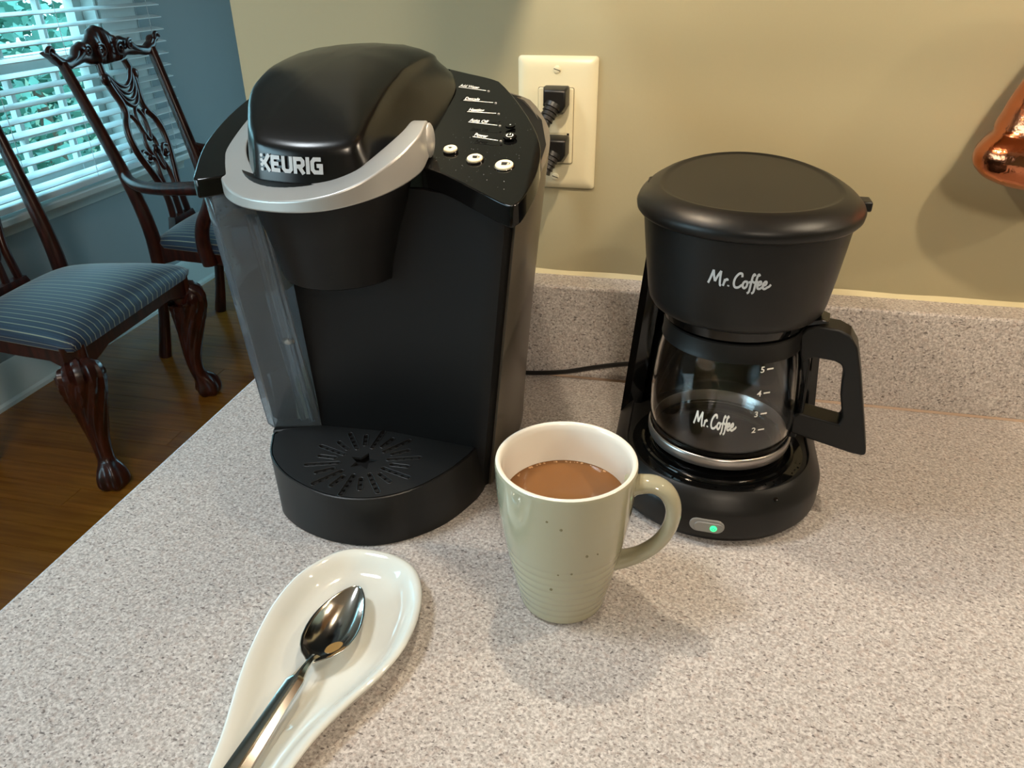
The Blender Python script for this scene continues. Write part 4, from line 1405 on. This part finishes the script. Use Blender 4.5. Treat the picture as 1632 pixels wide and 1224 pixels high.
mb = MB()
NU, NV = 40, 20
us = [0.5 - 0.5 * cos(pi * i / NU) for i in range(NU + 1)]
vs = [spoon_pt(u, -1 + 2 * j / NV) for u in us for j in range(NV + 1)]
fs = [[i * (NV + 1) + j, i * (NV + 1) + j + 1, (i + 1) * (NV + 1) + j + 1, (i + 1) * (NV + 1) + j] for i in range(NU) for j in range(NV)]
mb.add(vs, fs)
build('bowl', mb, M['steel'], sp, smooth=60, solid=0.0009)
mb = MB()
hs = [(0.2935, 0.0040, 0.0175, 0.0014), (0.2885, 0.0023, 0.0192, 0.0020), (0.2810, 0.0028, 0.0204, 0.0022), (0.2745, 0.0042, 0.0206, 0.0024), (0.2728, 0.0052, 0.0208, 0.0022), (0.2708, 0.0058, 0.0207, 0.0022), (0.2600, 0.0060, 0.0205, 0.0022), (0.2400, 0.0066, 0.0202, 0.0022), (0.2200, 0.0074, 0.0198, 0.0021), (0.2000, 0.0082, 0.0190, 0.0020), (0.1750, 0.0092, 0.0180, 0.0018), (0.1640, 0.0080, 0.0178, 0.0016), (0.1600, 0.0040, 0.0176, 0.0014)]
rings = []
for y, w_, z, h in hs:
    cx = -0.1940 - (0.2885 - y) * 0.070
    rings.append([Vector((cx + a * w_, y, z + b * h)) for a, b in ((-1.0, -0.2), (-0.92, 0.25), (-0.30, 0.9), (0.10, 1.0), (0.22, 0.45), (0.36, 0.95), (0.92, 0.3), (1.0, -0.2), (0.5, -0.7), (-0.5, -0.7))])
mb.loft(rings)
build('handle', mb, M['steel'], sp, smooth=22)
mb = MB()
c_ = spoon_pt(0.30, 0.25)
ring = []
rings = []
for k, lift in ((1.0, 0.0), (0.92, 0.0006), (0.6, 0.0009), (0.2, 0.0010)):
    r = []
    for j in range(28):
        a = 2 * pi * j / 28
        q = spoon_pt(0.30 + 0.080 * k * sin(a) + 0.03 * k * cos(a), 0.25 + 0.30 * k * cos(a))
        r.append(Vector((q.x, q.y, lerp(q.z, c_.z + 0.0006, 0.45) + lift)))
    rings.append(r)
mb.loft(rings, cap0=False)
build('coffee_drop', mb, M['puddle'], sp)

# ------------------------------------------------------------------ outlet
ot = thing('wall_outlet', 'almond electrical outlet with two black plugs on the beige wall', 'outlet', (-0.1285, WALL_Y, 0.25))
x0, x1, z0, z1 = -0.1655, -0.0915, 0.1912, 0.3103


def rrect(x0, x1, z0, z1, y, r=0.003):
    p = []
    for cx, cz, a0 in ((x1 - r, z1 - r, 0), (x0 + r, z1 - r, 90), (x0 + r, z0 + r, 180), (x1 - r, z0 + r, 270)):
        for k in range(5):
            a = radians(a0 + 22.5 * k)
            p.append(Vector((cx + r * cos(a), y, cz + r * sin(a))))
    return p


mb = MB()
mb.loft([rrect(x0, x1, z0, z1, WALL_Y - 0.0003), rrect(x0, x1, z0, z1, WALL_Y - 0.0022), rrect(x0 + 0.0015, x1 - 0.0015, z0 + 0.0015, z1 - 0.0015, WALL_Y - 0.0038), rrect(x0 + 0.006, x1 - 0.006, z0 + 0.006, z1 - 0.006, WALL_Y - 0.0056), rrect(x0 + 0.010, x1 - 0.010, z0 + 0.010, z1 - 0.010, WALL_Y - 0.0060)])
build('cover_plate', mb, M['almond'], ot, smooth=25)
mb = MB()
mb.loft([rrect(-0.1462, -0.1123, 0.2152, 0.2841, WALL_Y - 0.0055, 0.002), rrect(-0.1462, -0.1123, 0.2152, 0.2841, WALL_Y - 0.0061, 0.002)])
build('gap_line', mb, mat('gap_shadow', srgb(120, 108, 80), 0.6), ot, smooth=0)
mb = MB()
mb.loft([rrect(-0.1456, -0.1129, 0.2158, 0.2835, WALL_Y - 0.0055, 0.0018), rrect(-0.1456, -0.1129, 0.2158, 0.2835, WALL_Y - 0.0076, 0.0018), rrect(-0.1449, -0.1136, 0.2165, 0.2828, WALL_Y - 0.0082, 0.0015)])
ins_ = build('receptacle', mb, M['almond'], ot, smooth=25)
mb = MB().box((-0.1180, WALL_Y - 0.0085, 0.2408), (-0.1160, WALL_Y - 0.0080, 0.2438))
build('indicator', mb, M['dark'], ins_, smooth=0)
mb = MB()
mb.loft([rrect(-0.1375, -0.1185, 0.2438, 0.2565, WALL_Y - 0.0080, 0.001), rrect(-0.1375, -0.1185, 0.2438, 0.2565, WALL_Y - 0.0088, 0.001)])
build('test_button', mb, M['almond'], ins_, smooth=25)
for z in (0.2990, 0.2026):
    mb = MB()
    n = 24
    rings = []
    for r, y in ((0.0034, 0.0058), (0.0034, 0.0066), (0.0026, 0.0071), (0.0010, 0.0072)):
        rings.append([Vector((-0.1288 + r * cos(2 * pi * j / n), WALL_Y - y, z + r * sin(2 * pi * j / n))) for j in range(n)])
    mb.loft(rings)
    scw = build('screw', mb, M['almond'], ot)
    a = radians(-18)
    e = Vector((cos(a), 0, sin(a)))
    q = Vector((-sin(a), 0, cos(a)))
    c = Vector((-0.1288, WALL_Y - 0.0073, z))
    mb = MB().loft([[c + e * s1 * 0.0030 + q * s2 * 0.00035 + Vector((0, dy, 0)) for s1, s2 in ((-1, -1), (1, -1), (1, 1), (-1, 1))] for dy in (0.0008, 0.0)])
    build('screw_slot', mb, mat('slot_shadow', srgb(60, 52, 40), 0.6), scw, smooth=0)

# ------------------------------------------------------------------ copper mould on the wall
cx, cyy = 0.289, WALL_Y - 0.044
cop = thing('copper_mould', 'shiny copper fruit shaped mould hanging on the wall at the right edge', 'mould', (cx, WALL_Y, 0.22))
tab = [(0.2185, 0.006), (0.2195, 0.022), (0.2225, 0.042), (0.2275, 0.056), (0.2340, 0.0655), (0.2420, 0.0700), (0.2500, 0.0696), (0.2570, 0.0655), (0.2625, 0.0605), (0.2660, 0.0592), (0.2720, 0.0580), (0.2850, 0.0540), (0.3000, 0.0485), (0.3150, 0.0420), (0.3300, 0.0350), (0.3450, 0.0280), (0.3560, 0.0200), (0.3620, 0.0100), (0.3630, 0.002)]
mb = MB()
rings = []
fine = catmull([(r, z, 0) for z, r in tab], 4)
for p in fine:
    r, z = max(0.0005, p.x), p.y
    ring = []
    for j in range(64):
        a = 2 * pi * j / 64
        lob = 1 + 0.035 * cos(5 * a + 1.2) * (1 if z < 0.265 else 0.3)
        dn = 0.0006 * noise.noise(Vector((cos(a) * 6, sin(a) * 6, z * 160)))
        y = sin(a) * 0.64 * r * lob
        ring.append(Vector((cx + (r * lob + dn) * cos(a), min(WALL_Y - 0.0015, cyy + y + (0.0015 if y > 0 else 0)), z)))
    rings.append(ring)
mb.loft(rings)
build('mould_body', mb, M['copper'], cop, smooth=60)
mb = MB()
mb.tube([(cx + 0.008 * cos(2 * pi * j / 20), WALL_Y - 0.012, 0.366 + 0.008 * sin(2 * pi * j / 20)) for j in range(21)], 0.0012, 8)
build('hanging_ring', mb, M['copper'], cop)

# ------------------------------------------------------------------ dining chairs (local frame: x forward, y sideways, z up)


def ser(tab, x):
    """smooth table lookup"""
    for (a, b), (c, d) in zip(tab, tab[1:]):
        if x <= c:
            t = max(0, min(1, (x - a) / (c - a)))
            t = t * t * (3 - 2 * t)
            return b + (d - b) * t
    return tab[-1][1]


BACK = [(0.0, 0.0), (0.15, 0.030), (0.35, 0.058), (0.46, 0.062), (0.55, 0.052), (0.65, 0.030), (0.80, -0.012), (0.92, -0.046), (1.03, -0.078), (1.13, -0.108)]


def back_x(z):
    return interp(BACK, z)


def chair(name, label, loc, rotz, arms, sides, group):
    t = thing(name, label, 'chair', loc, rotz, group)
    B = lambda nm, mb, m, par=None, **kw: build(nm, mb, m, par or t, local=True, **kw)
    # rear posts, each one piece from foot to crest
    for s_ in (-1, 1):
        pts = [(back_x(z), s_ * l, z) for z, l in ((0.0, 0.220), (0.10, 0.217), (0.22, 0.213), (0.35, 0.212), (0.46, 0.213), (0.58, 0.217), (0.72, 0.225), (0.86, 0.236), (0.98, 0.246), (1.035, 0.250))]
        pts = catmull(pts, 3)
        rad = [interp([(0, 0.024), (0.2, 0.019), (0.42, 0.027), (0.55, 0.025), (0.8, 0.020), (1.04, 0.0175)], p.z) for p in pts]
        mb = MB().tube(pts, rad, 12, flat=0.8, upv=(1, 0, 0))
        B('rear_post', mb, M['wood'])
    # front cabriole legs with carved knee and claw foot
    for s_ in (-1, 1):
        o = Vector((0.425, s_ * 0.255, 0))
        d = Vector((0.72, s_ * 0.69, 0))
        path = [(0.000, 0.440, 0.034), (0.002, 0.405, 0.034), (0.004, 0.376, 0.036), (0.014, 0.366, 0.056), (0.018, 0.345, 0.057), (0.017, 0.315, 0.053), (0.012, 0.27, 0.045), (0.004, 0.21, 0.035), (-0.002, 0.15, 0.027), (0.000, 0.105, 0.0235), (0.006, 0.080, 0.024), (0.016, 0.058, 0.033), (0.022, 0.040, 0.039), (0.024, 0.022, 0.040), (0.024, 0.008, 0.034), (0.024, 0.0, 0.026)]
        pts = catmull([o + d * a + Vector((0, 0, z)) for a, z, r in path], 4)
        rr = [p.x for p in catmull([(r, 0, 0) for a, z, r in path], 4)]
        def carve(t_, a, pts=pts):
            z = pts[int(round(t_ * (len(pts) - 1)))].z
            if z > 0.372:
                q = abs(cos(2 * a)) if False else 1.0
                return 1.0 / max(abs(cos(a)), abs(sin(a))) * 0.88
            if z > 0.12:
                k = min(1, (z - 0.12) / 0.12)
                return 1 + 0.075 * k * cos(11 * a + 6 * z * 8) + (0.05 * cos(22 * a) if z > 0.345 else 0)
            if z < 0.085:
                k = min(1, (0.085 - z) / 0.03)
                return 1 + 0.13 * k * cos(5 * a)
            return 1
        mb = MB().tube(pts, rr, 44, mod=carve, upv=(d.x, d.y, 0))
        B('front_leg', mb, M['wood'], smooth=50)
    # seat rails
    mb = MB()
    def rail(a, b, drop, th=0.024):
        a, b = Vector(a), Vector(b)
        n = Vector((-(b - a).y, (b - a).x, 0)).normalized() * th / 2
        rings = []
        for k in range(15):
            u = k / 14
            p = a.lerp(b, u)
            e = min(u, 1 - u)
            zl = 0.372 + drop * min(1, max(0, (e - 0.10) / 0.10)) - 0.0 * e
            rings.append([p - n + Vector((0, 0, zl)), p + n + Vector((0, 0, zl)), p + n + Vector((0, 0, 0.448)), p - n + Vector((0, 0, 0.448))])
        mb.loft(rings)
    rail((0.445, -0.27, 0), (0.445, 0.27, 0), 0.022)
    rail((0.06, -0.205, 0), (0.445, -0.268, 0), 0.018)
    rail((0.06, 0.205, 0), (0.445, 0.268, 0), 0.018)
    rail((0.058, -0.205, 0), (0.058, 0.205, 0), 0.0)
    B('seat_rail', mb, M['wood'], smooth=30, bevel=0.003)
    # upholstered seat
    mb = MB()
    NX, NY = 26, 30
    def seat_edge(u, v):
        x = lerp(0.065, 0.468, u)
        w = lerp(0.222, 0.298, u)
        return x, v * w
    top_, nrow = [], NY + 1
    for i in range(NX + 1):
        u = i / NX
        for j in range(NY + 1):
            v = -1 + 2 * j / NY
            uu = 2 * u - 1
            sx = copysign(abs(uu) ** 0.8, uu)
            x, y = seat_edge((sx + 1) / 2, copysign(abs(v) ** 0.85, v))
            e = (1 - abs(uu) ** 5) * (1 - abs(v) ** 5)
            dome = (1 - uu * uu * 0.8) * (1 - v * v * 0.75)
            # round the corners in plan
            k = max(0, abs(uu) - 0.8) * max(0, abs(v) - 0.8) * 0.55
            x -= copysign(k, uu) * 0.5
            y -= copysign(k, v) * 0.5
            top_.append(Vector((x, y, 0.446 + 0.030 * e ** 0.55 + 0.030 * dome)))
    f_ = [[i * nrow + j, i * nrow + j + 1, (i + 1) * nrow + j + 1, (i + 1) * nrow + j] for i in range(NX) for j in range(NY)]
    mb.add(top_, f_)
    border = [i * nrow for i in range(NX + 1)] + [NX * nrow + j for j in range(1, NY + 1)] + [i * nrow + NY for i in range(NX - 1, -1, -1)] + [j for j in range(NY - 1, 0, -1)]
    base_i = len(mb.v)
    mb.v += [Vector((mb.v[i].x * 0.985 + 0.004, mb.v[i].y * 0.985, 0.432)) for i in border]
    nb = len(border)
    for k_ in range(nb):
        mb.f.append([border[k_], border[(k_ + 1) % nb], base_i + (k_ + 1) % nb, base_i + k_])
        mb.mi.append(0)
    mb.f.append([base_i + k_ for k_ in range(nb)])
    mb.mi.append(0)
    so = B('seat', mb, M['fabric'], smooth=70)
    av = so.data.attributes.new('stripe', 'FLOAT', 'POINT')
    vals = [1.0 + 0.275 * (-1 + 2 * (i % nrow) / NY) for i in range(nrow * (NX + 1))]
    vals += [vals[i] + (0.03 if i % nrow == NY else (-0.03 if i % nrow == 0 else 0)) for i in border]
    for i, q in enumerate(vals):
        av.data[i].value = q
    # crest rail: serpentine with scrolled ears and a carved shell
    mb = MB()
    ZB = [(0, 1.005), (0.06, 1.008), (0.085, 1.012), (0.12, 1.022), (0.17, 1.018), (0.22, 1.012), (0.26, 1.024), (0.285, 1.048), (0.298, 1.062)]
    ZT = [(0, 1.128), (0.03, 1.120), (0.06, 1.098), (0.085, 1.082), (0.11, 1.086), (0.14, 1.078), (0.18, 1.050), (0.22, 1.044), (0.26, 1.058), (0.285, 1.078), (0.298, 1.072)]
    rings = []
    NL = 61
    for i in range(NL):
        l = -0.298 + 0.596 * i / (NL - 1)
        al = abs(l)
        zb_, zt_ = ser(ZB, al), ser(ZT, al)
        zc, hh = (zb_ + zt_) / 2, (zt_ - zb_) / 2
        th = 0.017 + (0.006 if al < 0.085 else 0) + 0.004 * max(0, (al - 0.24) / 0.06)
        x = back_x(zc) - 0.02 * (1 - (al / 0.3) ** 2)
        flut = 0.0
        if al < 0.085:
            flut = 0.0035 * cos(l * 2 * pi / 0.017)
        ring = []
        for j in range(16):
            a = 2 * pi * j / 16
            ca, sa = cos(a), sin(a)
            ring.append(Vector((x + th * copysign(abs(ca) ** 0.8, ca) + (flut if ca > 0 else 0) - 0.10 * hh * sa * 1.5, l, zc + hh * copysign(abs(sa) ** 0.9, sa))))
        rings.append(ring)
    mb.loft(rings)
    for s_ in (-1, 1):
        xx = back_x(1.06) + 0.012
        mb.tube([(xx + 0.0, s_ * (0.291 + 0.018 * (1 - k / 16) * cos(2 * pi * k / 12)), 1.068 + 0.018 * (1 - k / 16) * sin(2 * pi * k / 12)) for k in range(15)], [0.008 - 0.0003 * k for k in range(15)], 8)
        # acanthus volutes beside the shell
        for kx, kz, kr in ((0.052, 1.050, 0.026), (0.118, 1.058, 0.018)):
            xv = back_x(kz) + 0.012
            mb.tube([(xv, s_ * (kx + kr * (1 - k / 18) * cos(2 * pi * k / 10 + 1)), kz + kr * (1 - k / 18) * sin(2 * pi * k / 10 + 1)) for k in range(16)], [0.0062 - 0.0002 * k for k in range(16)], 7)
        mb.tube(catmull([(back_x(1.06) + 0.008, s_ * a, z) for a, z in ((0.13, 1.055), (0.165, 1.038), (0.205, 1.030), (0.245, 1.042), (0.27, 1.062))], 4), 0.0062, 7)
    B('crest_rail', mb, M['wood'], smooth=50)
    # pierced splat: straps, swag and interlaced loops
    mb = MB()
    def strap(pts, r, flat=0.8, dx=0.0, closed=False):
        p = catmull([(back_x(z) - 0.006 + dx, l, z) for l, z in pts], 5, closed)
        if closed:
            p.append(p[0])
        mb.tube(p, r, 9, flat=flat, upv=(1, 0, 0), caps=not closed)
    for s_ in (-1, 1):
        strap([(s_ * l, z) for l, z in ((0.072, 1.012), (0.078, 0.975), (0.070, 0.93), (0.056, 0.885), (0.060, 0.850), (0.088, 0.815), (0.100, 0.770), (0.092, 0.715), (0.070, 0.655), (0.052, 0.600), (0.046, 0.55), (0.052, 0.475))], 0.0125, 0.95)
        strap([(s_ * l, z) for l, z in ((0.060, 0.850), (0.040, 0.845), (0.022, 0.815), (0.018, 0.780), (0.030, 0.745), (0.020, 0.700), (0.0, 0.672))], 0.0085)
        strap([(s_ * l, z) for l, z in ((0.088, 0.720), (0.062, 0.728), (0.044, 0.712), (0.052, 0.690), (0.068, 0.694))], 0.0075)
        strap([(s_ * l, z) for l, z in ((0.044, 0.712), (0.020, 0.690), (0.030, 0.640), (0.026, 0.590), (0.010, 0.560), (0.0, 0.553))], 0.0085)
        mb.ico((back_x(0.965) - 0.002, s_ * 0.082, 0.965), 0.019, 2, (0.8, 1, 1.1))
        mb.ico((back_x(0.70), s_ * 0.050, 0.705), 0.011, 2)
    strap([(0, 0.862), (0.020, 0.835), (0.018, 0.790), (0, 0.755), (-0.018, 0.790), (-0.020, 0.835)], 0.0075, dx=0.004, closed=True)
    strap([(0, 0.735), (0.012, 0.70), (0, 0.655), (-0.012, 0.70)], 0.007, dx=0.006, closed=True)
    mb.ico((back_x(0.72) + 0.004, 0, 0.722), 0.015, 2, (0.8, 1, 1.2))
    for k in range(4):
        zo = 0.985 - 0.013 * k
        strap([(-0.074 + 0.004 * k, zo), (-0.04, zo - 0.035 - 0.006 * k), (0, zo - 0.052 - 0.008 * k), (0.04, zo - 0.035 - 0.006 * k), (0.074 - 0.004 * k, zo)], 0.0085, dx=0.004)
    strap([(0, 0.555), (0, 0.475)], 0.012)
    mb.loft([[Vector((back_x(z) - 0.006 + a, l, z)) for a, l in ((-0.012, -0.065 - k), (0.014, -0.065 - k), (0.014, 0.065 + k), (-0.012, 0.065 + k))] for z, k in ((0.445, 0.02), (0.478, 0.006), (0.492, 0.0))])
    B('back_splat', mb, M['wood'], smooth=50)
    if arms:
        for s_ in sides:
            p = catmull([(back_x(0.68) + 0.0, s_ * 0.222, 0.690), (back_x(0.68) + 0.03, s_ * 0.250, 0.674), (0.11, s_ * 0.285, 0.664), (0.20, s_ * 0.308, 0.664), (0.30, s_ * 0.315, 0.670), (0.385, s_ * 0.308, 0.672), (0.425, s_ * 0.300, 0.662), (0.43, s_ * 0.298, 0.644)], 5)
            mb = MB().tube(p, [lerp(0.017, 0.024, min(1, i / 25)) for i in range(len(p))], 14, flat=0.9, upv=(0, 0, 1))
            B('arm', mb, M['wood'], smooth=50)
            p = catmull([(0.37, s_ * 0.306, 0.665), (0.350, s_ * 0.304, 0.610), (0.305, s_ * 0.290, 0.540), (0.285, s_ * 0.275, 0.470), (0.290, s_ * 0.266, 0.395)], 5)
            mb = MB().tube(p, [lerp(0.021, 0.027, i / (len(p) - 1)) for i in range(len(p))], 14, flat=0.8, upv=(1, 0, 0))
            B('arm_support', mb, M['wood'], smooth=50)
    return t


chair('dining_armchair', 'carved mahogany dining armchair by the window, its pierced back and near arm in view', (-1.895, 2.465, FLOOR_Z), radians(4.4), True, (-1, 1), 'carved dining chairs')
chair('dining_chair', 'nearer carved dining chair with claw feet, its striped navy seat cut by the left edge', (-1.973, 1.7215, FLOOR_Z), radians(4.0), False, (), 'carved dining chairs')
